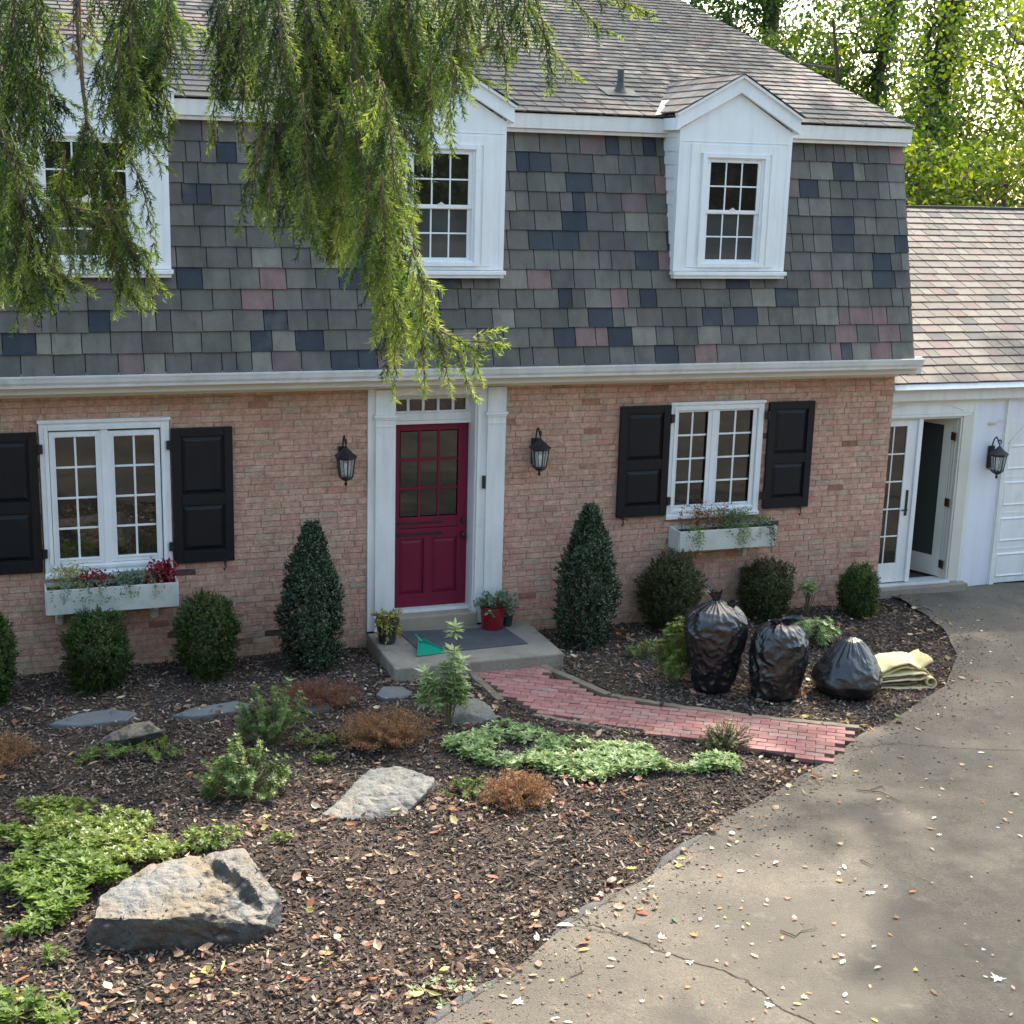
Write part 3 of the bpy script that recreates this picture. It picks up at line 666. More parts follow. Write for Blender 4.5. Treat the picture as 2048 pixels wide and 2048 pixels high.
twf = hp(tw, 'transom_window', M['white2'], bevel=.002)
g = MB(); g.box(-.02, .80, .195, .20, 2.15, 2.30); hp(g, 'window_pane', M['glass_dark'], parent=twf)
dd = MB(); YD = .20
dd.box(-.032, .075, YD, YD+.045, -.02, 2.018); dd.box(.728, .84, YD, YD+.045, -.02, 2.018); dd.box(.075, .728, YD, YD+.045, 1.94, 2.018)
dd.box(.075, .728, YD, YD+.045, .868, .99); dd.box(.075, .728, YD, YD+.045, .745, .862)
dd.box(.075, .728, YD, YD+.045, -.02, .125); dd.box(.352, .447, YD+.001, YD+.045, .125, .745)
for k in (1, 2):
    xx = .075+.653*k/3; dd.box(xx-.014, xx+.014, YD+.004, YD+.035, .99, 1.94); zz = .99+.95*k/3; dd.box(.075, .728, YD+.0045, YD+.0345, zz-.014, zz+.014)
for a, b in ((.075, .352), (.447, .728)):
    dd.box(a, b, YD+.022, YD+.03, .125, .745)
    dd.add([(a+.01, YD+.022, .135), (b-.01, YD+.022, .135), (b-.01, YD+.022, .735), (a+.01, YD+.022, .735), (a+.045, YD+.009, .17), (b-.045, YD+.009, .17), (b-.045, YD+.009, .70), (a+.045, YD+.009, .70)],
           [(4, 5, 6, 7), (0, 1, 5, 4), (1, 2, 6, 5), (2, 3, 7, 6), (3, 0, 4, 7)])
door = hp(dd, 'front_door', M['door'], bevel=.004)
for i in range(3):
    for j in range(3):
        g = MB(); a = .075+.653*i/3; c = .99+.95*j/3; g.box(a+.012, a+.653/3-.012, YD+.018, YD+.022, c+.012, c+.95/3-.012); hp(g, 'window_pane', M['glass_dark'], parent=door)
for zz in (.925, .80):
    q = MB(); q.prism([(-.03, zz-.022), (.12, zz-.012), (.50, zz-.008), (.525, zz-.022), (.575, zz), (.525, zz+.022), (.50, zz+.008), (.12, zz+.012), (-.03, zz+.022)], 'y', YD-.008, YD); hp(q, 'strap_hinge', M['iron'], parent=door)
for zz, r_ in ((.935, .02), (.77, .03)):
    q = MB(); prof = [(.028, 0), (.028, .008), (.012, .01), (.012, .035), (r_, .045), (r_, .06), (.008, .07)]
    q.lathe(prof, 16); q.v = [(x+.79, YD-z_, y+zz) for x, y, z_ in q.v]; hp(q, 'door_knob' if zz < .8 else 'deadbolt', M['iron'], parent=door, smooth=False)
db = MB(); db.box(.925, .955, -.062, -.036, 1.33, 1.47); db.lathe([(.008, 0), (.008, .005)], 12); q = db.v[-24:]; db.v[-24:] = [(x+.94, -.062-z_, y+1.37) for x, y, z_ in q]
hp(db, 'doorbell', M['iron'], bevel=.006)

# ---------------------------------------------------------------- garage wing
gar = thing('garage_wing', 'low white garage wing with slate roof joined to the right of the brick house', 'garage', (7.5, .2, G0))
def gp(mb, name, mat, parent=None, **k):
    if parent is None: return mb.build(name, mat, gar, world=True, **k)
    return mb.build(name, mat, parent, **k)
GX1 = 15.0; GY = .2
gw = MB()
# wall pieces round the french door (6.10..7.25) and the garage door (7.95..10.5)
gw.box(7.25, 7.93, GY, GY+.18, G0-.1, 2.14); gw.box(6.06, 7.25, GY, GY+.18, 1.93, 2.14)
gw.box(7.93, 10.6, GY+.001, GY+.18, 1.80, 2.14); gw.box(10.6, GX1, GY, GY+.18, G0-.1, 2.14)
gw.box(GX1-.18, GX1, GY+.18, 8.8, G0-.1, 2.14); gw.box(6.06, GX1-.18, 8.62, 8.8, G0-.1, 2.14)
gw.prism([(GY, 2.14), (4.5, 4.10), (8.8, 2.14)], 'x', GX1-.18, GX1)
gp(gw, 'garage_wall', M['garage_white'])
t = MB()
t.box(7.375, 7.43, GY-.012, GY, G0, 2.14); t.box(7.86, 7.925, GY-.03, GY, G0, 2.14); t.box(7.845, 7.86, GY-.012, GY, G0, 2.14)
t.box(6.06, GX1, GY-.02, GY-.0, 2.06, 2.14)
# arched board over the door
arc = [(6.07+1.16*k/24, 1.945+.115*math.sin(math.pi*k/24)**.8) for k in range(25)]
t.prism([(6.06, 1.925), (7.375, 1.925), (7.375, 2.06), (6.06, 2.06)], 'y', GY-.010, GY)
arcp = [(p[0], p[1]) for p in arc]
for a, b in zip(arcp[:-1], arcp[1:]): t.prism([a, b, (b[0], b[1]+.016), (a[0], a[1]+.016)], 'y', GY-.022, GY-.01)
t.box(6.06, 7.32, GY-.03, GY-.008, 1.89, 1.925)
t.prism([(7.93, 1.52), (8.25, 1.80), (7.93, 1.80)], 'y', GY-.004, GY+.05); t.prism([(7.925, 1.50), (7.965, 1.50), (8.33, 1.82), (8.24, 1.83)], 'y', GY-.022, GY-.005)
t.box(8.24, 10.6, GY-.02, GY, 1.80, 1.84)
gp(t, 'trim_board', M['white2'], bevel=.003)
hkk = MB(); hkk.tube([(7.62, GY-.0, 1.78), (7.66, GY-.07, 1.79), (7.76, GY-.09, 1.84)], [.022, .016, .012], 8); gp(hkk, 'pole_bracket', M['cream'])
# french door
fr = MB(); fr.box(7.225, 7.30, GY-.02, GY+.02, G0+.13, 1.89); fr.box(7.20, 7.225, GY-.005, GY+.16, G0+.13, 1.89); fr.box(6.06, 7.225, GY+.0, GY+.16, 1.86, 1.89)
fr.box(7.30, 7.375, GY-.012, GY+.0, G0+.13, 1.89)
fr.box(7.19, 7.20, GY+.05, GY+.13, G0+.13, 1.86); fr.box(7.18, 7.19, GY+.09, GY+.13, G0+.13, 1.86)
frame = gp(fr, 'door_frame', M['cream'], bevel=.003)
lf = MB(); z0 = -.19; lf.box(6.02, 6.08, GY+.03, GY+.07, z0, 1.855); lf.box(6.46, 6.60, GY+.03, GY+.07, z0, 1.855); lf.box(6.08, 6.46, GY+.03, GY+.07, 1.78, 1.855); lf.box(6.08, 6.46, GY+.03, GY+.07, z0, .055)
lf.box(6.60, 6.66, GY+.0, GY+.075, z0, 1.86)
lf.box(6.27, 6.287, GY+.038, GY+.06, .055, 1.78)
for k in range(1, 5):
    zz = .055+1.725*k/5; lf.box(6.08, 6.46, GY+.0385, GY+.0605, zz-.009, zz+.009)
leaf = gp(lf, 'french_door_leaf', M['white'], bevel=.003)
g = MB(); g.box(6.075, 6.465, GY+.048, GY+.052, .05, 1.785); gp(g, 'door_pane', M['glass_dark'], parent=leaf)
q = MB(); q.box(6.52, 6.55, GY+.018, GY+.03, .66, .98); q.tube([(6.535, GY+.03, .74), (6.535, GY-.01, .74), (6.45, GY-.012, .735)], .009, 6); gp(q, 'handle', M['iron'], parent=leaf)
# open leaf swinging in, hinged on the right jamb
ol = MB(); W_ = .52; 
def OL(u, v, z_):      # u along the leaf from the hinge, v thickness
    a = math.radians(66); dx, dy = -math.cos(a), math.sin(a)
    return (7.175+dx*u+dy*v*1.0, GY+.12+dy*u+math.cos(a)*v, z_)
def obx(m, u0, u1, v0, v1, z0_, z1_):
    vs = [OL(u, v, zz) for zz in (z0_, z1_) for v in (v0, v1) for u in (u0, u1)]
    m.add(vs, [(0, 2, 3, 1), (4, 5, 7, 6), (0, 1, 5, 4), (2, 6, 7, 3), (0, 4, 6, 2), (1, 3, 7, 5)])
obx(ol, 0, .11, 0, .04, -.19, 1.85); obx(ol, W_-.11, W_, 0, .04, -.19, 1.85); obx(ol, .11, W_-.11, 0, .04, 1.74, 1.85); obx(ol, .11, W_-.11, 0, .04, -.19, .06)
olo = gp(ol, 'french_door_leaf', M['cream']); olo['label'] = 'open inward swinging leaf of the french door'
g = MB(); obx(g, .10, W_-.10, .015, .02, .05, 1.75); gp(g, 'door_pane', M['glass_frost'], parent=olo)
q = MB(); obx(q, W_-.06, W_-.03, -.012, 0, .66, .98); gp(q, 'handle', M['iron'], parent=olo)
for zz in (1.62, .78, -.02):
    q = MB(); q.box(7.165, 7.178, GY+.03, GY+.115, zz-.05, zz+.05); q.lathe([(.009, zz-.055), (.009, zz+.055)], 8, (7.168, GY+.03)); gp(q, 'hinge', M['bronze'], parent=frame)
ins = MB(); ins.box(6.1, 8.5, 3.4, 3.5, -.3, 2.1); ins.box(7.9, 8.0, .45, 3.4, -.3, 2.1); ins.box(6.12, 7.9, .4, 3.4, 2.05, 2.12)
gp(ins, 'inner_wall', M['grey_wall'])
fl_ = MB(); fl_.box(6.1, 7.9, .38, 3.4, -.28, -.22); gp(fl_, 'inner_floor', pm('dark_floor', (.08, .05, .035), .6))
st = MB(); st.box(6.06, 7.46, GY-.13, GY+.2, G0-.1, -.235); gp(st, 'door_step', M['concrete'], bevel=.012)
st = MB(); st.box(6.06, 7.24, GY-.05, GY+.19, -.234, -.205); gp(st, 'door_sill', M['gutter'], bevel=.004)
# garage door with raised panels
gd = MB(); gd.box(7.93, 10.6, GY+.055, GY+.09, G0+.03, 1.83)
secs = [G0+.03, .13, .57, 1.01, 1.45]
secs = [G0+.03+k*.47 for k in range(5)]
for k in range(4):
    z0, z1 = secs[k], secs[k+1]
    gd.box(7.93, 10.6, GY+.05, GY+.055, z1-.028, z1-.008)
    for j in range(5):
        a = 7.99+j*.53; b = a+.46; c, d = z0+.07, z1-.075
        gd.add([(a, GY+.055, c), (b, GY+.055, c), (b, GY+.055, d), (a, GY+.055, d), (a+.02, GY+.040, c+.02), (b-.02, GY+.040, c+.02), (b-.02, GY+.040, d-.02), (a+.02, GY+.040, d-.02),
                (a+.04, GY+.05, c+.04), (b-.04, GY+.05, c+.04), (b-.04, GY+.05, d-.04), (a+.04, GY+.05, d-.04)],
               [(8, 9, 10, 11), (0, 1, 5, 4), (1, 2, 6, 5), (2, 3, 7, 6), (3, 0, 4, 7), (4, 5, 9, 8), (5, 6, 10, 9), (6, 7, 11, 10), (7, 4, 8, 11)])
gp(gd, 'garage_door', M['white'])
# eave, gutter and roof
e = MB(); e.box(6.06, GX1, .11, GY, 2.115, 2.14); e.box(6.06, GX1+.2, .095, .12, 2.11, 2.27); gp(e, 'soffit', M['white2'])
g = MB(); pr2 = [(y+.30+.095, z-2.575+2.14) for y, z in prof]
g.prism(pr2, 'x', 6.065, GX1+.25); gp(g, 'gutter', M['gutter'])
e = MB(); e.add([(6.065, -.02, 2.262), (GX1+.2, -.02, 2.262), (GX1+.2, .03, 2.322), (6.065, .03, 2.322)], [(0, 1, 2, 3)]); gp(e, 'drip_edge', M['white'])
R0 = np.array([.02, 2.325]); dg = np.array([4.45, 1.98]); Lg = np.linalg.norm(dg); dg /= Lg; ng = np.array([-dg[1], dg[0]])
gr = MB(); slates(gr, 6.065, GX1+.2, R0, dg, ng, 25, Lg/25, [.29, .29, .29, .30, .16, .22], tilt=.020, thick=.015, slot=.012)
gp(gr, 'roof_slates', M['roof'])
gk = MB(); gk.add([(6.07, .03, 2.315), (GX1+.2, .03, 2.315), (GX1+.2, 4.46, 4.29), (6.07, 4.46, 4.29)], [(0, 1, 2, 3)]); gk.add([(6.07, 4.46, 4.29), (GX1+.2, 4.46, 4.29), (GX1+.2, 9.1, 2.3), (6.07, 9.1, 2.3)], [(0, 1, 2, 3)])
gk.box(6.1, GX1+.2, 4.40, 4.54, 4.29, 4.325)
gp(gk, 'roof_deck', M['roof_under'])

# ---------------------------------------------------------------- stoop, mat, steps
s = MB(); s.box(-.35, 1.47, -1.22, -.07, G0-.1, -.19); o = s.build('concrete_stoop', M['concrete'], bevel=.018); setp(o, 'low exposed aggregate concrete stoop in front of the burgundy door', 'stoop')
s = MB(); s.box(-.032, .90, -.065, .20, G0-.1, -.055); o = s.build('door_step', M['step'], bevel=.012); setp(o, 'worn concrete step below the front door', 'step')
s = MB(); s.add([(.0, -.12, 0), (1.16, -.27, 0), (1.22, -.86, 0), (.06, -.90, 0), (.0, -.12, .008), (1.16, -.27, .008), (1.22, -.86, .008), (.06, -.90, .008)], [(0, 3, 2, 1), (4, 5, 6, 7), (0, 1, 5, 4), (1, 2, 6, 5), (2, 3, 7, 6), (3, 0, 4, 7)])
s.v = [(x-.02, y, z-.188) for x, y, z in s.v]
o = s.build('doormat', M['mat']); setp(o, 'flat dark grey doormat lying on the concrete stoop', 'doormat')
# ---------------------------------------------------------------- leaves
def unit(v): return v/np.maximum(np.linalg.norm(v, axis=-1, keepdims=True), 1e-9)
def leaves(P, D, N, L, W, vals, fold=0.0, wpos=.45):
    """diamond leaves: base P, direction D, normal N, length L, width W -> (n,4,3)"""
    D = unit(D); S = unit(np.cross(D, N)); N2 = np.cross(S, D)
    L = np.broadcast_to(L, (len(P),))[:, None]; W = np.broadcast_to(W, (len(P),))[:, None]
    a = P; b = P+D*L*wpos+S*W/2+N2*fold*W; c = P+D*L; d = P+D*L*wpos-S*W/2+N2*fold*W
    return np.stack([a, b, c, d], 1)
def rv(n, r=nr): return unit(r.normal(size=(n, 3)))
class Leafage:
    def __init__(s): s.q = []; s.v = []
    def add(s, Q, v): s.q.append(Q.reshape(-1, 4, 3)); s.v.append(np.clip(np.broadcast_to(v, (len(s.q[-1]),)), 0, 1))
    def build(s, name, mat, parent=None, world=False):
        return link(name, npmesh(name, np.concatenate(s.q), 4, np.concatenate(s.v)), mat, parent, world)
def surfnoise(D, seed, k=2.2):
    return np.array([noise.noise(Vector(d)*k+Vector((seed, seed*2, 0))) for d in D])

def round_shrub(name, label, cat, x, y, rx, h, mat, n, lsz, group=None, kind='ball', seed=1):
    r = np.random.RandomState(seed); z0 = H(x, y)
    t = thing(name, label, cat, (x, y, z0), 0, group)
    # twig tufts spread over an uneven surface
    nt = n//16; a_ = r.rand(nt)*6.283; u_ = r.uniform(-.97, 1, nt); w_ = (1-np.abs(u_)**2.25)**(1/2.25); D = np.stack([np.cos(a_)*w_, np.sin(a_)*w_, u_], 1)
    f = 1+.16*surfnoise(D, seed)*2+.10*surfnoise(D, seed+7, 5)
    dep = 1-np.abs(r.normal(size=nt))*.13-(r.rand(nt) < .25)*r.rand(nt)*.35
    if kind == 'ball':
        C = np.stack([D[:, 0]*rx, D[:, 1]*rx, D[:, 2]*h*.5], 1)*(f*dep)[:, None]; C[:, 2] += h*.48; D = unit(D)
    else:     # cone-like column
        u = r.rand(nt)**.9; an = r.rand(nt)*6.283
        rad = rx*np.where(u < .3, .74+.87*u, 1-np.clip((u-.3)/.7, 0, 1)**1.75*.90)
        f = 1+.38*np.array([noise.noise(Vector((math.cos(a)*1.8, math.sin(a)*1.8, q*6+seed))) for a, q in zip(an, u)])
        rr = rad*f*dep; C = np.stack([np.cos(an)*rr, np.sin(an)*rr, u*h*.97+.04], 1)
        D = unit(np.stack([np.cos(an), np.sin(an), u*1.3], 1))
    C[:, 2] = np.maximum(C[:, 2], .03)
    A = unit(D+r.normal(size=(nt, 3))*.45+np.array([0, 0, .35]))
    Lf = Leafage(); k = 16
    tl = lsz*3.2
    P = np.repeat(C, k, 0)+np.repeat(A, k, 0)*(r.rand(nt*k, 1)-.35)*tl
    Dl = unit(np.repeat(A, k, 0)*.6+rv(nt*k, r)*.9)
    v = np.repeat(r.rand(nt)*.5+.1+.25*np.clip(A[:, 2], 0, 1), k)+r.rand(nt*k)*.35-.12
    Lf.add(leaves(P, Dl, rv(nt*k, r)*.6+np.repeat(D, k, 0), lsz*(.7+.6*r.rand(nt*k)), lsz*.55, 0), v)
    # straggling shoots
    for _ in range(26 if kind == 'ball' else 60):
        i = r.randint(nt); 
        if kind != 'ball' and _ < 6: c = np.array([r.normal()*.03, r.normal()*.03, h*.93]); a = unit(np.array([[r.normal()*.2, r.normal()*.2, 1]]))[0]
        else: c = C[i]; a = unit((A[i]+[0, 0, .8])[None])[0]
        m = 26; s = np.linspace(0, 1, m)[:, None]*r.uniform(.05, .12 if kind == 'ball' or _ > 6 else .17)
        Lf.add(leaves(c+a*s, a*.5+rv(m, r)*.8, rv(m, r), lsz, lsz*.5, 0), r.rand(m)*.4+.5)
    Lf.build('foliage', mat, t)
    b = MB()
    for i in range(16):
        j = r.randint(nt); e = C[j]*.93; b.tube([(r.uniform(-.03, .03), r.uniform(-.03, .03), -.03), tuple(e*[.35, .35, .45]), tuple(e)], [.012, .007, .003], 5)
    b.build('stem', M['twig'], t)
    return t
gb = 'rounded boxwood shrubs along the brick wall'
for i, (px, py, wpx, hpx, mt, lab) in enumerate([
    (-12, 1410, 100, 190, 'boxwood', 'round boxwood shrub cut by the left edge of the photo'),
    (197, 1375, 142, 160, 'boxwood', 'round boxwood shrub below the left window box'),
    (416, 1352, 140, 165, 'boxwood', 'taller oval boxwood shrub right of the left window box'),
    (1339, 1258, 142, 155, 'boxwood2', 'olive green boxwood shrub below the right window box'),
    (1528, 1238, 116, 120, 'boxwood2', 'boxwood shrub behind the second standing garbage bag'),
    (1713, 1233, 84, 100, 'boxwood', 'smallest dark green boxwood cube at the brick corner')]):
    p = gz(px, py); dpt = (p-CAM)@CF; sc = FPX/dpt
    round_shrub('boxwood_shrub', lab, 'shrub', p[0], p[1], wpx/sc/2*.85, hpx/sc/.97, M[mt], 34000, .021, gb, 'ball', 31+i)
gh = 'tall cone shaped holly shrubs beside the front door'
for i, (px, py, wpx, hpx, lab) in enumerate([(624, 1338, 138, 285, 'tall dark holly shrub on the left of the front door'), (1170, 1290, 136, 272, 'tall dark holly shrub on the right of the front door')]):
    p = gz(px, py); dpt = (p-CAM)@CF; sc = FPX/dpt
    round_shrub('holly_shrub', lab, 'shrub', p[0], p[1], wpx/sc/2*.85, hpx/sc/.97, M['holly'], 46000, .027, gh, 'cone', 51+i)

def rosettes(name, label, cat, x, y, stems, mat, leafL, leafW, per=9, seed=1, group=None, stemmat='stem', tiers=3, z=None, tier_gap=.035):
    """woody plant whose stems carry whorls of leaves; stems: list of (dx, dy, dz) tips"""
    r = np.random.RandomState(seed); z0 = H(x, y) if z is None else z
    t = thing(name, label, cat, (x, y, z0), 0, group)
    Lf = Leafage(); b = MB()
    for (dx, dy, dz) in stems:
        tip = np.array([dx, dy, dz]); mid = tip*[.45, .45, .55]+r.normal(size=3)*.02
        b.tube([(0, 0, -.02), tuple(mid), tuple(tip)], [.006, .005, .003], 5)
        ax = unit((tip-mid)[None])[0]; ax = unit((ax+[0, 0, .5])[None])[0]
        tv = r.rand()*.5
        for k in range(tiers):
            c = tip-ax*tier_gap*k*(1+r.rand()*.4); n = per; an = np.arange(n)*2*math.pi/n+r.rand()*6
            u = unit(np.cross(ax, [.3, .5, .1])[None])[0]; q = np.cross(ax, u)
            lift = .45-.35*k+(r.rand(n)-.5)*.5
            D = u*np.cos(an)[:, None]+q*np.sin(an)[:, None]+ax*lift[:, None]
            Lf.add(leaves(np.repeat(c[None], n, 0), D, np.repeat(ax[None], n, 0)+rv(n, r)*.25, leafL*(.75+.45*r.rand(n)), leafW*(.8+.4*r.rand(n)), 0, fold=.12), tv+r.rand(n)*.5)
    Lf.build('foliage', mat, t); b.build('stem', M[stemmat], t)
    return t
def dome_stems(n, rx, ry, h, seed, low=.35):
    r = np.random.RandomState(seed); out = []
    for _ in range(n):
        a = r.rand()*6.283; q = math.sqrt(r.rand()); out.append((math.cos(a)*q*rx, math.sin(a)*q*ry, h*(low+(1-low)*math.sqrt(max(0, 1-q*q*.9))*r.uniform(.55, 1))))
    return out
def px2(px, py, h=0): p = gz(px, py, h); return float(p[0]), float(p[1])
x, y = px2(492, 1590); rosettes('leafy_shrub', 'low spreading leafy green shrub in the middle of the mulch', 'shrub', x, y, [(a, b, c*random.Random(int(a*999)).uniform(.5, 1.25)) for a, b, c in dome_stems(105, .40, .32, .46, 3, .12)], M['shrub'], .040, .014, 9, 3, tiers=4, tier_gap=.022)
x, y = px2(545, 1490); rosettes('leafy_shrub', 'upright bright green shrub just behind the low spreading one', 'shrub', x, y, [(a, b, c*random.Random(int(a*999)).uniform(.5, 1.2)) for a, b, c in dome_stems(72, .33, .26, .58, 4, .30)], M['shrub'], .042, .015, 9, 4, tiers=4, tier_gap=.022)
x, y = px2(900, 1455); rosettes('rhododendron_sapling', 'leggy pale leaved sapling in front of the concrete stoop', 'shrub',
    x, y, [(.03, 0, .98), (.02, .02, .74), (.09, -.02, .66), (-.04, .02, .60), (.06, .03, .55), (-.24, .02, .56), (-.19, -.03, .50), (-.12, .04, .42), (-.24, .06, .42), (.0, -.03, .44), (.12, .02, .46), (.05, -.05, .40), (-.05, -.02, .36), (.16, .03, .36), (.1, -.04, .32), (-.28, 0, .34), (-.16, -.02, .30)], M['varieg'], .105, .036, 10, 5, tiers=3, tier_gap=.03)
x, y = px2(1350, 1370); rosettes('andromeda_shrub', 'tall lime green andromeda shrub left of the first garbage bag', 'shrub', x, y, [(a*.9-.03, b, c*1.06) for a, b, c in dome_stems(66, .21, .16, .72, 6, .12)], M['pachlime'], .052, .017, 9, 6, tiers=4, tier_gap=.03)
x, y = px2(1612, 1232); rosettes('andromeda_shrub', 'small pale rosette shrub on a bare stem between two boxwoods', 'shrub', x, y, [(a+.02, b, .30+c*.35) for a, b, c in dome_stems(16, .15, .10, .30, 7, .3)], M['varieg'], .062, .02, 8, 7, tiers=2)
x, y = px2(1625, 1290); rosettes('andromeda_shrub', 'low pale green shrub behind the second and third garbage bags', 'shrub', x, y, dome_stems(60, .33, .18, .34, 8, .25), M['varieg'], .055, .018, 8, 8, tiers=3)
x, y = px2(1750, 1228); rosettes('andromeda_shrub', 'tiny yellow green sprig right of the corner boxwood', 'plant', x, y, dome_stems(12, .16, .10, .16, 9, .3), M['yellowleaf'], .03, .012, 7, 9, tiers=2)
x, y = px2(1290, 1318); rosettes('leafy_sprig', 'yellowing sprig between the right holly and the lime green shrub', 'plant', x, y, dome_stems(24, .22, .14, .22, 10, .2), M['pachlime'], .035, .014, 7, 10, tiers=2)
x, y = px2(1450, 1500); rosettes('weedy_shrub', 'wispy green weed growing over the near edge of the brick path', 'plant', x, y, dome_stems(85, .27, .15, .30, 12, .15), leafmat('weed_leaves', [(0, (.06, .09, .03)), (.6, (.14, .17, .06)), (1, (.28, .26, .12))]), .026, .009, 7, 12, tiers=4, stemmat='twig')
for k, (px, py, s, n, lab) in enumerate([(215, 1870, .6, 5, 'tiny green sprout in front of the largest boulder'), (640, 1490, 1.0, 16, 'small green plant left of the browned shrub'), (700, 1480, .9, 9, 'bluish green sprout under the orange browned shrub'),
        (215, 1515, 1.1, 22, 'green sprig at the foot of the tan boulder'), (325, 1515, 1.3, 26, 'larger green sprig beside the tan boulder'), (160, 1530, .8, 8, 'small sprout left of the tan boulder'),
        (420, 1700, 1.5, 26, 'green sprig behind the largest boulder'), (560, 1690, .8, 9, 'small sprout right of the largest boulder'), (95, 1925, 1.0, 10, 'small sprout in the mulch at the lower left'),
        (935, 1590, 1.2, 20, 'green plant at the left of the dead shrub'), (640, 1525, .9, 10, 'pale sprout in the mulch behind the flat boulder')]):
    x, y = px2(px, py); rosettes('ground_sprout', lab, 'plant', x, y, dome_stems(n, .06*s+.006*n*s, .05*s+.004*n*s, .11*s, 60+k, .4), M['pach'] if k != 2 else M['silver'], .036*s**.3, .015*s**.3, 7, 60+k, tiers=2)

# browned, half dead low shrubs
def brown_shrub(label, px, py, rx, ry, h, mat, seed, n=1400, name='browned_shrub', green=0.05):
    x, y = px2(px, py); r = np.random.RandomState(seed); t = thing(name, label, 'shrub', (x, y, H(x, y)))
    b = MB(); Lf = Leafage()
    tips = []
    for i in range(n//9):
        a = r.rand()*6.283; q = math.sqrt(r.rand()); tip = np.array([math.cos(a)*q*rx, math.sin(a)*q*ry, h*math.sqrt(max(.05, 1-q*q*.85))*r.uniform(.45, 1.0)])
        mid = tip*[.55, .55, .6]+r.normal(size=3)*.015
        if i % 2 == 0: b.tube([(tip[0]*.25, tip[1]*.25, -.01), tuple(mid), tuple(tip)], [.0035, .0025, .0012], 3, cap=False)
        tips.append((mid, tip))
    for m_, t_ in tips:
        k = 13*4; s = r.rand(k, 1); P = m_+(t_-m_)*s*1.15+r.normal(size=(k, 3))*.012
        Lf.add(leaves(P, rv(k, r)+[0, 0, .5], rv(k, r), .018*(.6+.8*r.rand(k)), .0075, 0), r.rand()*.4+r.rand(k)*.6)
    Lf.build('foliage', mat, t); b.build('stem', M['twig'], t); return t
brown_shrub('orange browned low shrub between the leafy shrub and the sapling', 770, 1490, .46, .34, .36, M['brown'], 71, 2400)
brown_shrub('reddish browned low shrub behind the orange one', 640, 1415, .42, .28, .27, M['rust'], 72, 1700)
brown_shrub('tan dead shrub in front of the pale groundcover', 1030, 1605, .32, .25, .27, M['brown'], 73, 1800)
brown_shrub('dry brown shrub cut by the left edge of the photo', -10, 1530, .36, .3, .30, M['brown'], 74, 1300)
x, y = px2(1050, 1630)
b = MB(); b.tube([(x, y, H(x, y)-.02), (x-.02, y+.01, G0+.12), (x-.07, y+.02, G0+.22), (x-.11, y+.03, G0+.37)], [.008, .007, .005, .003], 6); b.tube([(x-.02, y+.01, G0+.10), (x+.05, y, G0+.16), (x+.06, y+.01, G0+.24)], [.006, .004, .002], 5)
b.tube([(x-.05, y+.02, G0+.2), (x-.0, y+.0, G0+.28)], [.004, .002], 5)
setp(b.build('bare_sapling', M['twig']), 'thin bare dead stem standing in front of the tan dead shrub', 'plant')

# ground cover patches (pachysandra): uncountable
def cover(label, polypx, n, mat, L, W, hgt, seed, nlev=2):
    P = [gz(*p)[:2] for p in polypx]; P = [np.array(p) for p in P]; r = np.random.RandomState(seed)
    mn = np.min(P, 0); mx = np.max(P, 0); Lf = Leafage(); c = 0
    while c < n:
        q = mn+(mx-mn)*r.rand(2)
        if not inpoly(q[0], q[1], P) or noise.noise(Vector((q[0]*2.3, q[1]*2.3, seed)))*1.2+r.rand()*.75 < .30: continue
        c += 1; hh = hgt*(.35+.65*(.5+.5*noise.noise(Vector((q[0]*3, q[1]*3, seed+3)))))*r.uniform(.7, 1.15)
        z = H(*q)+hh; m = r.randint(6, 9); an = np.arange(m)*6.283/m+r.rand()*6; ax = unit(np.array([[r.normal()*.25, r.normal()*.25, 1]]))[0]
        tv = r.rand()*.45
        for lv in range(nlev):
            D = np.stack([np.cos(an+lv), np.sin(an+lv), .25-.3*lv+r.normal(size=m)*.25], 1)
            Lf.add(leaves(np.repeat([[q[0], q[1], z-.025*lv]], m, 0), D, np.repeat(ax[None], m, 0)+rv(m, r)*.3, L*(.7+.5*r.rand(m)), W*(.8+.4*r.rand(m)), 0, fold=.1), tv+r.rand(m)*.55)
    o = Lf.build('ground_cover', mat); setp(o, label, 'ground cover', kind='stuff')
cover('bright green pachysandra patch at the left edge', [(-60, 1690), (60, 1690), (170, 1730), (260, 1780), (200, 1800), (140, 1850), (60, 1880), (-80, 1900)], 420, M['pach'], .062, .024, .20, 5)
cover('lime green groundcover behind the largest boulder', [(40, 1640), (150, 1625), (330, 1660), (420, 1700), (330, 1745), (250, 1770), (100, 1730), (20, 1700)], 720, M['pachlime'], .040, .017, .20, 6)
cover('pale green pachysandra band along the near side of the path', [(930, 1480), (1010, 1455), (1120, 1490), (1240, 1500), (1350, 1515), (1470, 1530), (1480, 1548), (1350, 1550), (1240, 1560), (1200, 1575), (1080, 1550), (960, 1535), (880, 1500)], 620, M['varieg'], .062, .025, .12, 7)
cover('loose green pachysandra in the lower left corner', [(-60, 2010), (60, 1990), (130, 2010), (170, 2060), (-60, 2100)], 45, M['pach'], .066, .027, .10, 8)
cover('pale seedlings at the edge of the bed beside the driveway', [(820, 1970), (930, 1960), (990, 1985), (880, 2020), (830, 2010)], 10, M['varieg'], .05, .018, .03, 9, 1)

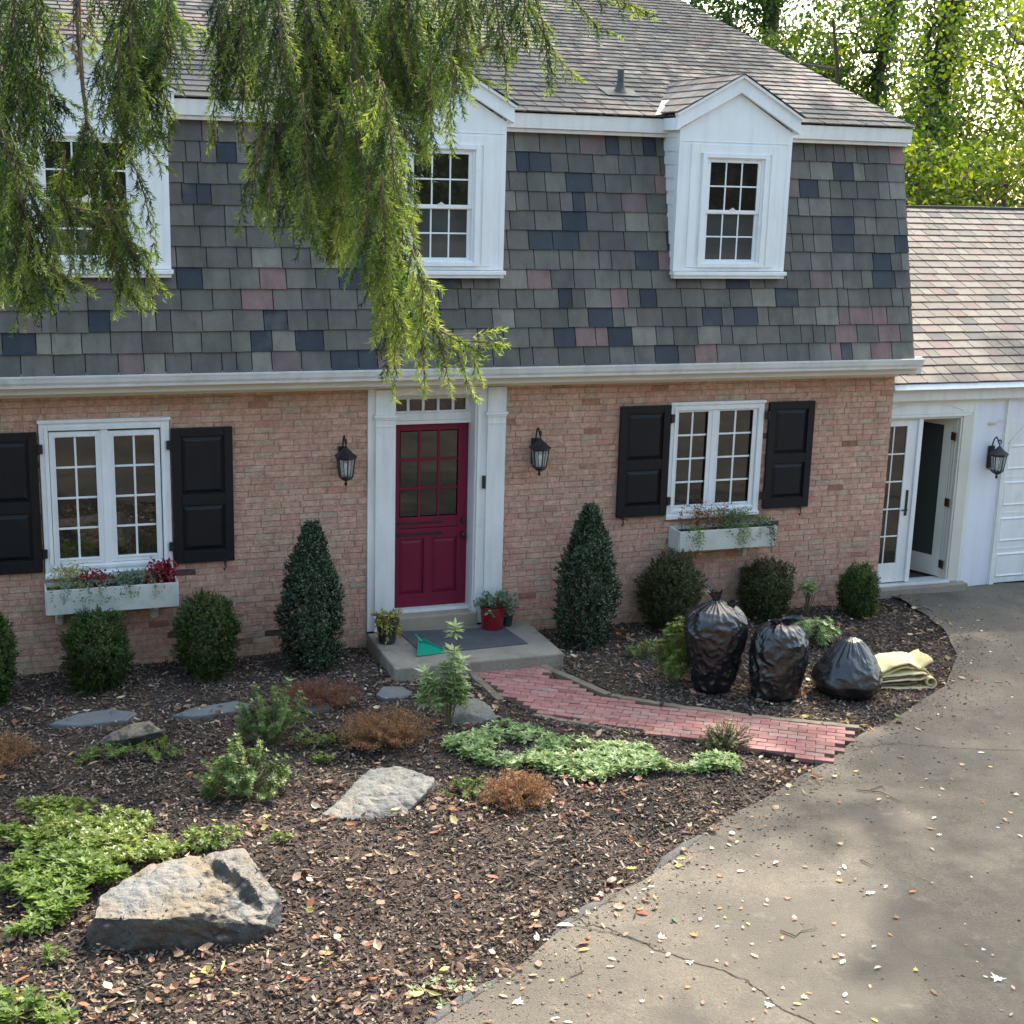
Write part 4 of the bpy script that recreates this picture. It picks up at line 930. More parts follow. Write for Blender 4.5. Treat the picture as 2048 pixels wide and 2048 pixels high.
# ---------------------------------------------------------------- mulch chips and leaf litter
def bed_ok(x, y):
    d, dist = in_drive(x, y)
    if d and y < .2: return False
    if -.36 < x < 1.48 and y > -1.23: return False
    if inpoly(x, y): return False
    return y < -.02
rr = np.random.RandomState(5)
cand = []
while len(cand) < 120000:
    # denser towards the camera where chips show larger
    u = rr.rand(2); y = -8.9+8.9*u[0]**1.25; x = -6+12.5*u[1]
    if x > 3.2-y*.3+3 or x < -6+.25*0: continue
    cand.append((x, y))
cand = np.array(cand)
pix = None
d = np.c_[cand, np.full(len(cand), G0)]-CAM; zc = d@CF; u = 1024+FPX*(d@CR)/zc; v = 1024-FPX*(d@CU)/zc
cand = cand[(u > -120) & (u < 2150) & (v < 2200)]
ok = np.array([bed_ok(a, b) or (in_drive(a, b)[0] and in_drive(a, b)[1] < .30 and rr.rand() < .30*max(0, 1-in_drive(a, b)[1]/.22)) for a, b in cand]); cand = cand[ok]
n = len(cand); hz = np.array([Hn(a, b) for a, b in cand])+.004+rr.rand(n)*.016
C3 = np.c_[cand, hz]; an = rr.rand(n)*6.283; tl = rr.normal(size=n)*.35
D = np.c_[np.cos(an), np.sin(an), tl]; D = unit(D); Nn = unit(rr.normal(size=(n, 3))*.45+[0, 0, 1]); S = unit(np.cross(D, Nn)); Nn = np.cross(S, D)
Lc = (.007+.026*rr.rand(n)**2.6)[:, None]; Wc = (.004+.007*rr.rand(n)**1.5)[:, None]; Tc = (.002+.004*rr.rand(n))[:, None]
a0 = C3-D*Lc-S*Wc; a1 = C3+D*Lc-S*Wc*.7; a2 = C3+D*Lc*.9+S*Wc; a3 = C3-D*Lc+S*Wc*.8; up = Nn*Tc
top = np.stack([a0+up, a1+up, a2+up, a3+up], 1)
s1 = np.stack([a0-up, a1-up, a1+up, a0+up], 1); s2 = np.stack([a1-up, a2-up, a2+up, a1+up], 1); s3 = np.stack([a2-up, a3-up, a3+up, a2+up], 1); s4 = np.stack([a3-up, a0-up, a0+up, a3+up], 1)
vv = rr.rand(n)**1.3
Q = np.concatenate([top, s1, s2, s3, s4]); setp(link('mulch_chips', npmesh('mulch_chips', Q, 4, np.tile(vv, 5)), M['chips']), 'dark shredded bark mulch covering the planting bed', 'mulch', kind='stuff')

def curled(P, an, L, W, curl, tilt, v, r):
    """curled leaves of 2x3 quads -> quads and values"""
    n = len(P); D = np.c_[np.cos(an), np.sin(an), tilt]; D = unit(D); N = unit(rv(n, r)*.35+[0, 0, 1]); S = unit(np.cross(D, N)); N = np.cross(S, D)
    L = L[:, None]; W = W[:, None]; cu = curl[:, None]
    prof = [(0, .12), (.3, .85), (.62, 1.0), (1, .08)]
    rows = []
    for s, w_ in prof:
        c = P+D*L*(s-.5)+N*L*cu*((s-.5)**2*2.2)
        rows.append((c-S*W*.5*w_+N*W*cu*.9*w_, c, c+S*W*.5*w_+N*W*cu*.6*w_))
    qs = []
    for k in range(3):
        for j in range(2): qs.append(np.stack([rows[k][j], rows[k][j+1], rows[k+1][j+1], rows[k+1][j]], 1))
    return np.concatenate(qs), np.tile(v, 6)
r = np.random.RandomState(9)
pts = []
while len(pts) < 2600:
    y = -8.9+9.1*r.rand()**1.05; x = -6+13*r.rand()
    dens = .10+1.0*max(0, noise.noise(Vector((x*1.1, y*1.1, 7)))+.05)*2.0+(.45 if y < -6 else 0)+(.25 if -1.4 < y < -.1 and x > .5 else 0)+(.25 if y < -3.7 and x < 1 else 0)
    if bed_ok(x, y):
        if r.rand() < dens*(.5 if noise.noise(Vector((x*2.5, y*2.5, 17))) < 0 else 1): pts.append((x, y))
    elif y < .15:
        d_, ds_ = in_drive(x, y)
        if d_ and ds_ < .35 and r.rand() < .5*(1-ds_/.35): pts.append((x, y))
        elif not d_ and inpoly(x, y) and r.rand() < .03: pts.append((x, y))
for (cx_, cy_, rd_, k_) in ((885, 1620, .28, 34), (680, 1890, .45, 46), (90, 1990, .6, 70), (560, 1650, .35, 26), (980, 1600, .35, 26), (1130, 1600, .5, 40), (620, 1580, .3, 18), (1230, 1800, .30, 22), (1430, 1650, .3, 18), (1590, 1570, .25, 16), (850, 1960, .35, 30), (330, 1960, .5, 40), (1700, 1450, .2, 12), (1290, 1350, .4, 20), (1120, 1310, .25, 18), (60, 1440, .4, 24), (1830, 1420, .2, 10), (990, 1960, .25, 18), (40, 1650, .4, 30)):
    g_ = gz(cx_, cy_); pts += [(g_[0]+r.normal()*rd_*.6, g_[1]+r.normal()*rd_*.6) for _ in range(k_)]
pts = np.array([p_ for p_ in pts if not (-.38 < p_[0] < 1.5 and p_[1] > -1.25)]); n = len(pts)
P = np.c_[pts, [max(Hn(a, b), H(a, b)+.015)+.028 for a, b in pts]]
q, v = curled(P, r.rand(n)*6.283, .024+.085*r.rand(n)**2.3, .015+.058*r.rand(n)**2.3, r.uniform(-.25, .6, n), r.normal(size=n)*.25, np.clip(r.rand(n)**1.25, 0, 1), r)
setp(link('leaf_litter', npmesh('leaf_litter', q, 4, v), M['litter']), 'dry curled leaves in tan orange and red strewn over the mulch', 'fallen leaves', kind='stuff')

r = np.random.RandomState(19); n = 5200; pts = np.c_[r.uniform(-12, 10, n), -9.0-8.5*r.rand(n)]
keep = np.array([noise.noise(Vector((a*.7, b*.7, 2)))+r.rand()*.6 > .12 and not (in_drive(a, b)[0] and in_drive(a, b)[1] > .5) and np.hypot(a-CAM[0], b-CAM[1]) > .8 for a, b in pts]); pts = pts[keep]; n = len(pts)
P = np.c_[pts, [Hn(a, b)+.03 for a, b in pts]]; q, v = curled(P, r.rand(n)*6.283, .06+.07*r.rand(n), .04+.05*r.rand(n), r.uniform(-.2, .5, n), r.normal(size=n)*.25, r.rand(n), r)
setp(link('leaf_litter', npmesh('leaf_litter', q, 4, v), M['litter']), 'fallen leaves on the bank below the viewpoint', 'fallen leaves', kind='stuff')

# countable leaves lying on the driveway
def lobed(kind, r):
    if kind == 'maple':
        rad = [1, .45, .82, .42, .95, .5, .55, .3, .55, .5, .95, .42, .82, .45]; m = len(rad)
        return [(rad[i]*math.cos(2*math.pi*i/m), rad[i]*math.sin(2*math.pi*i/m)) for i in range(m)]
    if kind == 'oak':
        return [(-1, 0), (-.6, .15), (-.35, .5), (-.1, .2), (.2, .55), (.4, .25), (.7, .35), (1, 0), (.7, -.35), (.4, -.25), (.2, -.55), (-.1, -.2), (-.35, -.5), (-.6, -.15)]
    return [(-1, 0), (-.6, .30), (-.1, .42), (.4, .36), (.8, .16), (1, 0), (.8, -.16), (.4, -.36), (-.1, -.42), (-.6, -.30)]
LC = {'pale': (.72, .66, .54), 'tan': (.50, .36, .24), 'brown': (.28, .17, .10), 'orange': (.55, .22, .08), 'red': (.42, .06, .03), 'yellow': (.62, .50, .10), 'green': (.10, .15, .06), 'white': (.80, .77, .68)}
LM = {k: pm('leaf_'+k, c, .7, var=(30, .2), transl=.2) for k, c in LC.items()}
def dleaf(px, py, sz, colr, kind='oval', label=None, group='fallen leaves scattered on the driveway', rot=None, curl=None, onz=.036):
    g = gz(px, py, .03); rr_ = rnd; pts_ = lobed(kind, rr_); cu = rr_.uniform(.2, .8) if curl is None else curl; a = rr_.uniform(0, 6.28) if rot is None else rot
    ph = rr_.uniform(0, 6.28); vs = []; tiltx = rr_.uniform(-.2, .2)
    for ring in (0, .5, 1):
        for (x_, y_) in (pts_ if ring else [(0, 0)]):
            X, Y = x_*ring, y_*ring; r2 = X*X+Y*Y
            Z = cu*sz*(.55*Y*Y+.3*X*X*math.cos(ph))*1.0+.004+tiltx*X*sz*.5
            vs.append((X*sz, Y*sz, Z))
    zmin = min(v[2] for v in vs); m = len(pts_)
    vs = [(x_, y_, z_-zmin+.001) for x_, y_, z_ in vs]
    fs = [(0, 1+i, 1+(i+1) % m) for i in range(m)]+[(1+i, 1+m+i, 1+m+(i+1) % m, 1+(i+1) % m) for i in range(m)]
    me = bpy.data.meshes.new('fallen_leaf'); me.from_pydata(vs, [], fs); me.update(); me.shade_smooth()
    o = link('fallen_leaf', me, LM[colr]); o.location = (g[0], g[1], H(g[0], g[1])+onz); o.rotation_euler = (0, 0, a)
    setp(o, label or f'{colr} curled fallen leaf lying loose on the driveway', 'leaf', group)
named = [(1995, 1960, .085, 'white', 'maple', 'large white lobed leaf at the right edge of the driveway'), (1538, 2015, .055, 'white', 'maple', 'small white lobed leaf near the bottom of the driveway'),
 (1285, 1825, .06, 'red', 'oval', 'dark red long leaf where the bed meets the driveway'), (1350, 1838, .055, 'green', 'oval', 'dull green leaf standing beside the pale leaves by the crack'),
 (1130, 1855, .08, 'white', 'oval', 'large white leaf at the edge of the bed'), (1073, 1883, .055, 'white', 'oval', 'white round leaf on the broken asphalt edge'), (1390, 1868, .06, 'orange', 'maple', 'crumpled orange leaf by the driveway crack'),
 (1680, 1762, .05, 'orange', 'maple', 'orange brown leaf in the middle of the driveway'), (1740, 1787, .065, 'white', 'oak', 'white lobed leaf in the middle of the driveway'), (1552, 1725, .05, 'white', 'oval', 'bright white leaf left of the driveway middle'),
 (1690, 1990, .045, 'white', 'oval', 'oval white leaf near the bottom of the driveway'), (1685, 1925, .05, 'pale', 'oak', 'pale long leaf above the bottom oval one'), (1755, 1938, .04, 'pale', 'oval', 'narrow pale leaf right of the pale long one'),
 (1375, 1978, .036, 'orange', 'maple', 'reddish leaf beside the big crack'), (1035, 2005, .07, 'pale', 'maple', 'pale lobed leaf at the bottom edge of the driveway'), (1924, 1532, .05, 'tan', 'maple', 'tan curled leaf on the far right of the driveway'),
 (1780, 1872, .03, 'orange', 'oval', 'small orange leaf on the open driveway'), (1868, 1640, .04, 'white', 'oval', 'small white leaf on the right of the driveway'), (1712, 1542, .045, 'yellow', 'oval', 'yellow long leaf beside the path end'), (1262, 1738, .06, 'yellow', 'oak', 'yellow leaf on the mulch by the driveway edge'),
 (1322, 1873, .06, 'white', 'maple', 'white crumpled leaf below the dull green one'), (1168, 1905, .055, 'yellow', 'oval', 'yellow leaf on the driveway below the large white one'), (2040, 1675, .04, 'pale', 'oval', 'pale leaf cut by the right edge of the photo'), (1850, 1325, .04, 'tan', 'oval', 'tan leaf by the folded carpet pad'), (1820, 1355, .035, 'pale', 'oval', 'pale leaf below the folded carpet pad')]
for px, py, s, c, k, lab in named: dleaf(px, py, s*.72, c, k, lab, group=None if True else None)
r = random.Random(21); cnt = 0
while cnt < 150:
    px = r.uniform(1000, 2070); py = r.uniform(1190, 2060); g = gz(px, py)
    i_, d_ = in_drive(g[0], g[1])
    if not i_ or g[1] > -.0 or r.random() > .25+.75*math.exp(-d_*.9): continue
    c = r.choice(['pale', 'tan', 'tan', 'brown', 'pale', 'white', 'brown', 'tan', 'brown', 'orange', 'tan', 'pale', 'brown', 'yellow'])
    sz_ = r.choice([.014, .018, .022, .028, .036]); kd_ = r.choice(['oval', 'maple', 'maple', 'oak', 'oak'])
    where = ('by the garage wing step' if py < 1330 and px < 1960 else 'in front of the garage door' if py < 1330 else 'beside the folded carpet pad' if py < 1480 and px < 1900 else 'on the far right of the driveway' if py < 1480 else
             'near the end of the brick path' if py < 1600 and px < 1800 else 'on the right of the driveway' if py < 1640 else 'along the broken asphalt edge' if px < 1250+(1950-py)*.8 else
             'near the bottom right corner' if px > 1750 and py > 1850 else 'below the big driveway crack' if py > 1880 and px < 1500 else 'on the open middle of the driveway')
    lab = f"{'tiny' if sz_ < .016 else 'small' if sz_ < .027 else 'larger'} {c} {dict(oval='oval', maple='ragged', oak='lobed')[kd_]} leaf lying {where}"
    dleaf(px, py, sz_, c, kd_, lab, rot=r.uniform(0, 6.28)); cnt += 1
# grit and bark crumbs on the asphalt
r2 = np.random.RandomState(8); Lf = []; n = 0
while n < 5200:
    y = -8.6*r2.rand(); x = -3+11*r2.rand(); i_, d_ = in_drive(x, y)
    if not i_ or y > .15 or r2.rand() > .025+.97*math.exp(-d_*3.2): continue
    n += 1; Lf.append((x, y))
Lf = np.array(Lf); an = r2.rand(n)*6.283; L_ = (.0025+.010*r2.rand(n)**3.5)[:, None]; W_ = L_*(.4+.5*r2.rand(n))[:, None]; D = np.c_[np.cos(an), np.sin(an), np.zeros(n)]; S = np.c_[-np.sin(an), np.cos(an), np.zeros(n)]
P = np.c_[Lf, [H(a, b)+.031 for a, b in Lf]]; up = np.array([0, 0, 1.])*np.maximum(W_*.7, .002)
a0, a1, a2, a3 = P-D*L_-S*W_, P+D*L_-S*W_, P+D*L_+S*W_, P-D*L_+S*W_; k_ = .75
b0, b1, b2, b3 = [P+(q_-P)*k_+up for q_ in (a0, a1, a2, a3)]
Q = np.concatenate([np.stack([b0, b1, b2, b3], 1), np.stack([a0, a1, b1, b0], 1), np.stack([a1, a2, b2, b1], 1), np.stack([a2, a3, b3, b2], 1), np.stack([a3, a0, b0, b3], 1)])
setp(link('driveway_grit', npmesh('driveway_grit', Q, 4, np.tile(r2.rand(n), 5)), M['chips']), 'bark crumbs and grit strewn over the edge of the driveway', 'grit', kind='stuff')
# twigs
for k, (pp, lab) in enumerate([([(1560, 1870), (1590, 1882), (1600, 1872), (1635, 1868)], 'pale bent twig on the lower driveway'), ([(1712, 1590), (1760, 1595), (1800, 1615)], 'thin dark twig beside the path end'), ([(1740, 1590), (1762, 1582), (1770, 1592)], 'curled leaf stalk on the thin dark twig'),
        ([(1140, 1965), (1165, 1955), (1160, 1938)], 'curved pale bark curl by the bottom of the bed'), ([(1720, 1733), (1745, 1745)], 'short twig right of the driveway middle'), ([(1045, 1638), (1080, 1650), (1120, 1660)], 'grey stick lying in the mulch below the dead shrub'), ([(880, 1620), (960, 1660), (1010, 1700)], 'thin reddish twig in the mulch')]):
    b = MB(); P = [gz(*q) for q in pp]; b.tube([(p[0], p[1], H(p[0], p[1])+.042) for p in P], [.005]*(len(P)-1)+[.002], 5); setp(b.build('fallen_twig', M['twig'] if k not in (0, 3) else M['timber']), lab, 'twig')

# ---------------------------------------------------------------- boulders and flagstones
def rock(name, label, cat, pts, mat, sub=5, amp=.02, seed=1, gouge=None, smooth=1):
    import bmesh
    bm = bmesh.new()
    for p in pts: bm.verts.new(p)
    res = bmesh.ops.convex_hull(bm, input=bm.verts)
    bmesh.ops.delete(bm, geom=[g for g in res['geom_interior'] if isinstance(g, bmesh.types.BMVert)], context='VERTS')
    bmesh.ops.triangulate(bm, faces=bm.faces)
    for _ in range(sub+1):
        lng = [e for e in bm.edges if e.calc_length() > .020]
        if not lng: break
        bmesh.ops.subdivide_edges(bm, edges=lng, cuts=1); bmesh.ops.triangulate(bm, faces=bm.faces)
    for _ in range(smooth): bmesh.ops.smooth_vert(bm, verts=bm.verts, factor=.5, use_axis_x=True, use_axis_y=True, use_axis_z=True)
    bm.normal_update(); nn = [v.normal.copy() for v in bm.verts]
    for v, nrm in zip(bm.verts, nn):
        p = v.co; q = Vector((seed, seed, seed))
        dsp = amp*(noise.noise(p*4+q)*1.0+.5*abs(noise.noise(p*9+q))*2-.4+.25*noise.noise(p*22+q)+.12*noise.noise(p*50+q))
        v.co = p+nrm*dsp
        if gouge:
            for (a, b_, rad, dep) in gouge:
                a_, bb = Vector(a), Vector(b_); tt = max(0, min(1, (v.co-a_).dot(bb-a_)/(bb-a_).length_squared)); dd_ = (v.co-(a_+(bb-a_)*tt)).length
                rad2 = rad*(1.15-tt*.5)
                rad2 *= 1+.7*noise.noise(p*8+q)+.3*noise.noise(p*23+q)
                if dd_ < rad2: v.co -= nrm*dep*(1-dd_/rad2)*(.35+.65*math.sin(math.pi*min(1, max(0, .12+tt*.8))))
    me = bpy.data.meshes.new(name); bm.to_mesh(me); bm.free()
    o = link(name, me, mat); setp(o, label, cat)
    return o
def gp3(px, py, h): p = gz(px, py, h); return (float(p[0]), float(p[1]), float(p[2]))
BP = [(186, 1835, .20), (200, 1794, .22), (298, 1729, .27), (419, 1705, .33), (489, 1697, .38), (515, 1729, .36), (560, 1790, .20), (405, 1824, .24), (321, 1838, .23), (250, 1838, .21),
      (168, 1870, 0), (178, 1905, -.03), (252, 1912, -.03), (373, 1890, -.03), (503, 1896, -.03), (556, 1860, 0), (566, 1810, .05), (480, 1740, 0), (330, 1760, 0), (210, 1830, 0), (530, 1850, .12)]
rock('boulder', 'largest boulder, tan topped with a grey split face darkened for shade', 'boulder', [gp3(*p) for p in BP], M['boulder'], 6, .028, 3,
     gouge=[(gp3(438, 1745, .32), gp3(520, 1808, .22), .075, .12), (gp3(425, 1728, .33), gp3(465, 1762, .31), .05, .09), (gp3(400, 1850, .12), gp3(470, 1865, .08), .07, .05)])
BP = [(643, 1628, 0), (666, 1607, .03), (708, 1575, .08), (736, 1552, .13), (741, 1538, .15), (783, 1533, .16), (820, 1538, .17), (871, 1556, .16), (848, 1590, .10), (820, 1622, .0), (700, 1640, 0), (640, 1640, -.04), (880, 1575, 0), (760, 1590, .07), (705, 1612, .05), (800, 1640, -.03), (740, 1545, -.03)]
rock('boulder', 'flat pale grey boulder sunk in the mulch mid bed', 'boulder', [gp3(*p) for p in BP], M['boulder2'], 6, .022, 5, gouge=[(gp3(700, 1590, .09), gp3(805, 1585, .12), .05, .035)])
BP = [(191, 1487, 0), (233, 1459, .13), (261, 1447, .19), (298, 1446, .19), (326, 1463, .12), (331, 1482, .0), (252, 1498, -.02), (230, 1496, -.02), (300, 1440, 0), (215, 1478, .03), (255, 1478, .10)]
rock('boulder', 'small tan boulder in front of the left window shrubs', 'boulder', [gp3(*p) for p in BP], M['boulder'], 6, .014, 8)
BP = [(880, 1441, 0), (911, 1408, .10), (944, 1397, .17), (978, 1412, .14), (997, 1437, .02), (951, 1457, -.02), (900, 1448, 0), (930, 1425, .11), (960, 1400, 0), (975, 1440, .05)]
rock('boulder', 'small grey boulder at the foot of the leggy sapling', 'boulder', [gp3(*p) for p in BP], M['boulder2'], 6, .014, 9)
def flag(label, pp, h=.035):
    P = [gz(*q)[:2] for q in pp]; n = 60; Pr = resample([*P, P[0]], n+1)[:-1]; c = Pr.mean(0)
    m = MB(); vs = []; 
    for s, z in ((1.0, -.05), (1.0, h-.012), (.97, h)):
        for k, p in enumerate(Pr):
            q = c+(p-c)*s*(1+.02*noise.noise(Vector((p[0]*8, p[1]*8, 0)))); vs.append((q[0], q[1], H(*q)+z))
    vs.append((c[0], c[1], H(*c)+h))
    fs = [(j*n+i, j*n+(i+1) % n, (j+1)*n+(i+1) % n, (j+1)*n+i) for j in range(2) for i in range(n)]+[(2*n+i, 2*n+(i+1) % n, 3*n) for i in range(n)]
    m.add(vs, fs); setp(m.build('flagstone', M['flag']), label, 'stone', 'flat stepping stones behind the shrubs')
flag('flat grey stepping stone behind the small tan boulder', [(100, 1452), (150, 1434), (224, 1424), (275, 1430), (252, 1446), (160, 1456)])
flag('long flat stepping stone left of the upright green shrub', [(343, 1436), (391, 1418), (475, 1409), (515, 1419), (470, 1428), (387, 1438)])
flag('stepping stone partly hidden behind the browned shrubs', [(590, 1420), (612, 1402), (650, 1402), (660, 1425), (620, 1432)])
flag('stepping stone between the browned shrub and the stoop', [(752, 1396), (765, 1380), (805, 1380), (825, 1392), (800, 1402), (765, 1402)])

# ---------------------------------------------------------------- garbage bags
def bag(label, x, y, prof, seed, lean=(0, 0), sq=.85, wr=.03, knot=None, group='black garbage bags waiting by the driveway', fold_v=1.0, name='garbage_bag'):
    """prof: (height, radius) pairs; the skin is pleated and creased, gathered towards the neck"""
    z0 = H(x, y); t = thing(name, label, 'garbage bag', (x, y, z0), 0, group)
    nt, nz = 260, 200; zs = np.linspace(0, 1, nz); hs = np.array([p[0] for p in prof]); rs = np.array([p[1] for p in prof]); tt = np.linspace(0, 1, len(prof))
    def sm(v, s):
        # smooth interpolation through the profile
        return np.interp(s, tt, v)
    V = []; q = Vector((seed*3.1, seed*1.7, 0))
    top = hs.max(); rmax = rs.max()
    ks = np.ones(9)/9
    hh = np.convolve(np.pad(sm(hs, zs), 4, mode='edge'), ks, 'valid'); rrr = np.convolve(np.pad(sm(rs, zs), 4, mode='edge'), ks, 'valid'); rrr[0] = rs[0]; rrr[-1] = rs[-1]
    for i in range(nz):
        s = zs[i]; h_ = hh[i]; R = rrr[i]
        gather = max(0, (s-.55)/.45)
        for j in range(nt):
            a = 2*math.pi*j/nt; ca_, sa_ = math.cos(a), math.sin(a); cv = Vector((ca_*1.0, sa_*1.0, 0))
            lump = .10*noise.noise(Vector((ca_*1.1, sa_*1.1, h_*2.3))+q)
            pl = noise.noise(Vector((ca_*5, sa_*5, h_*(1.3+2*(1-gather))))+q); pleat = (1-abs(pl)*2.2)
            cr = 1-abs(noise.noise(Vector((ca_*2.2+h_*2.5, sa_*2.2-h_*1.5, h_*7))+q*2))*2.1
            cr2 = 1-abs(noise.noise(Vector((ca_*4+h_*3, sa_*4, h_*15))+q*3))*2.2
            rad = R*(1+lump+fold_v*.14*gather*pleat*min(1, 2.2*rmax/(R+rmax)))+wr*(.55*max(-.4, cr)+.24*max(-.4, cr2)*(1-.6*gather))*min(1, R/rmax*1.6)
            x_ = ca_*rad+lean[0]*h_; y_ = sa_*rad*sq+lean[1]*h_
            z_ = h_+.02*noise.noise(Vector((ca_*2, sa_*2, 4))+q)*(R/rmax)
            V.append((x_, y_, max(z_, -.015)))
    F = [(i*nt+j, i*nt+(j+1) % nt, (i+1)*nt+(j+1) % nt, (i+1)*nt+j) for i in range(nz-1) for j in range(nt)]+[tuple(range(nt))[::-1], tuple(range((nz-1)*nt, nz*nt))]
    me = bpy.data.meshes.new('bag_skin'); me.from_pydata(V, [], F); me.update(); me.shade_smooth()
    link('bag_skin', me, M['plastic'], t)
    if knot:
        for kx, ky, kz, kh, kw, ln in knot:
            b = MB(); n1, n2 = 14, 10; vs = []
            for i in range(n2):
                s = i/(n2-1)
                for j in range(n1):
                    a = 2*math.pi*j/n1; rr2 = kw*(.45+.9*s**1.5)*(1+.35*math.sin(a*3+seed+s*2)); vs.append((kx+math.cos(a)*rr2+ln*s*kh, ky+math.sin(a)*rr2*.45, kz+kh*s*(1+.15*math.sin(a*2+seed))))
            b.add(vs, [(i*n1+j, i*n1+(j+1) % n1, (i+1)*n1+(j+1) % n1, (i+1)*n1+j) for i in range(n2-1) for j in range(n1)])
            b.build('bag_knot', M['plastic'], t, smooth=True)
    return t
x, y = px2(1438, 1390)
bag('tallest standing black garbage bag with a knotted twisted top', x, y+.12, [(0, .02), (0, .14), (.06, .20), (.25, .24), (.45, .275), (.62, .30), (.72, .30), (.80, .27), (.86, .20), (.90, .12), (.93, .06), (.95, .045)], 3, lean=(-.02, .02), knot=[(-.01, .02, .91, .13, .055, -.15), (-.16, -.04, .74, .12, .045, -.5), (.10, -.03, .84, .10, .05, .6)], wr=.034)
x, y = px2(1560, 1402)
bag('standing black garbage bag leaning against the knotted one', x, y+.12, [(0, .02), (0, .17), (.05, .24), (.22, .265), (.42, .28), (.58, .275), (.68, .23), (.74, .17), (.78, .10), (.79, .03)], 6, lean=(.02, 0), wr=.034, knot=[(.06, -.03, .73, .10, .08, .6), (-.03, -.02, .75, .07, .05, -.6)])
x, y = px2(1712, 1400)
bag('slumped shiny black garbage bag beside the yellow carpet pad', x, y+.18, [(0, .02), (0, .24), (.06, .31), (.16, .35), (.27, .315), (.38, .24), (.47, .16), (.55, .085), (.58, .02)], 11, lean=(.05, .03), wr=.022, fold_v=1.3, sq=.95)

# folded yellow carpet pad
x, y = px2(1822, 1372); cp = thing('carpet_pad', 'folded pale yellow carpet pad beside the slumped garbage bag', 'carpet', (x, y+.1, H(x, y)), math.radians(-14))
def sheet(prof, y0, y1, th, mat, name, seed=1, par=cp, n=60, m=10):
    P = resample(prof, n); V = []; F = []
    T = np.gradient(P, axis=0); T /= np.linalg.norm(T, axis=1)[:, None]; Nn_ = np.stack([-T[:, 1], T[:, 0]], 1)
    for sd in (0, 1):
        for j in range(m):
            yy = y0+(y1-y0)*j/(m-1)
            for i in range(n):
                p = P[i]+Nn_[i]*th*(sd-.5); w_ = (.03 if seed in (4, 6) else .014)*noise.noise(Vector((p[0]*6, yy*6, seed)))+.008*noise.noise(Vector((p[0]*17, yy*17, seed))); e = .02*noise.noise(Vector((p[0]*5, 3, seed)))
                V.append((p[0]+.4*w_, yy+e+(.03*(i/n)), p[1]+w_))
    o = n*m
    for j in range(m-1):
        for i in range(n-1):
            a = j*n+i; F.append((a, a+1, a+n+1, a+n)); F.append((o+a, o+a+n, o+a+n+1, o+a+1))
    for j in range(m-1):
        for i in (0, n-1): a = j*n+i; F.append((a, a+n, o+a+n, o+a) if i == 0 else (a, o+a, o+a+n, a+n))
    for i in range(n-1):
        for j in (0, m-1): a = j*n+i; F.append((a, o+a, o+a+1, a+1) if j == 0 else (a, a+1, o+a+1, o+a))
    me = bpy.data.meshes.new(name); me.from_pydata(V, [], F); me.update(); me.shade_smooth(); return link(name, me, mat, par)
def roll(cx, cz, r0, r1, turns, a0, n=40): return [(cx+(r0+(r1-r0)*k/n)*math.cos(a0+turns*6.283*k/n), cz+(r0+(r1-r0)*k/n)*math.sin(a0+turns*6.283*k/n)) for k in range(n+1)]
sheet([(-.34, .02), (.05, .015), (.18, .02)]+roll(.19, .075, .062, .03, 1.1, -1.4)[1:], -.22, .22, .014, M['pad'], 'folded_layer', 1)
sheet([(-.36, .075), (-.1, .10), (.08, .11), (.14, .13), (.15, .16), (.10, .175), (-.10, .15), (-.34, .12)], -.21, .20, .013, M['pad'], 'folded_layer', 2)
sheet([(-.35, .045), (-.1, .055), (.06, .065)], -.20, .2, .012, M['backing'], 'folded_layer', 3)
sheet([(-.35, .16), (-.2, .235), (-.05, .255), (.06, .235), (.11, .215), (.16, .25), (.22, .275)], -.16, .24, .014, M['pad'], 'folded_layer', 4)
sheet([(-.34, .105), (-.1, .125), (.05, .14)], -.19, .18, .010, M['backing'], 'folded_layer', 5)
sheet([(-.35, .14), (-.15, .19), (.05, .205), (.16, .17), (.24, .11), (.27, .06), (.25, .02)], -.14, .26, .013, M['pad'], 'folded_layer', 6)

# ---------------------------------------------------------------- pots on the stoop, dustpan
def potplant(label, x, y, z, r0, r1, h, pmat, name='flower_pot', rim=.012):
    t = thing(name, label, 'flower pot', (x, y, z))
    b = MB(); b.lathe([(r0*.98, 0), (r0, .004), (r1, h-.03), (r1+rim, h-.028), (r1+rim, h), (r1-.004, h), (r1-.008, h-.03), (r0*.9, h-.035)], 32); b.build('pot', pmat, t, smooth=False)
    s = MB(); s.lathe([(r1-.008, h-.034), (.01, h-.026)], 20); s.build('soil', M['soil'], t); return t
t = potplant('dark red glazed pot of dusty green foliage right of the door', 1.005, -.26, -.19, .115, .135, .26, M['redpot'], rim=.004)
Lf = Leafage(); r = np.random.RandomState(4); b = MB()
for k in range(26):
    a = r.rand()*6.283; q = .04+.19*r.rand()**.6; tip = np.array([math.cos(a)*q*(1.25 if math.cos(a) > 0 else 1.0), math.sin(a)*q*.8, .24+.17*r.rand()-(q > .17)*.12*r.rand()]); b.tube([(0, 0, .22), tuple(tip*[.5, .5, 1]+[0, 0, .03]), tuple(tip)], [.003, .003, .002], 4)
    m = 26; s = r.rand(m, 1); P = tip*[.5, .5, 1]+(tip*[.5, .5, 0])*s+r.normal(size=(m, 3))*.016+[0, 0, .015]; Lf.add(leaves(P, rv(m, r)+[0, 0, .2], rv(m, r)+[0, 0, .6], .045*(.7+.5*r.rand(m)), .028, 0, .1), r.rand(m)*.8+.1)
Lf.build('foliage', M['silver'], t); b.build('stem', M['stem'], t)
t = potplant('small black nursery pot tucked behind the red pot', 1.20, -.20, -.19, .05, .062, .17, M['blackpot'])
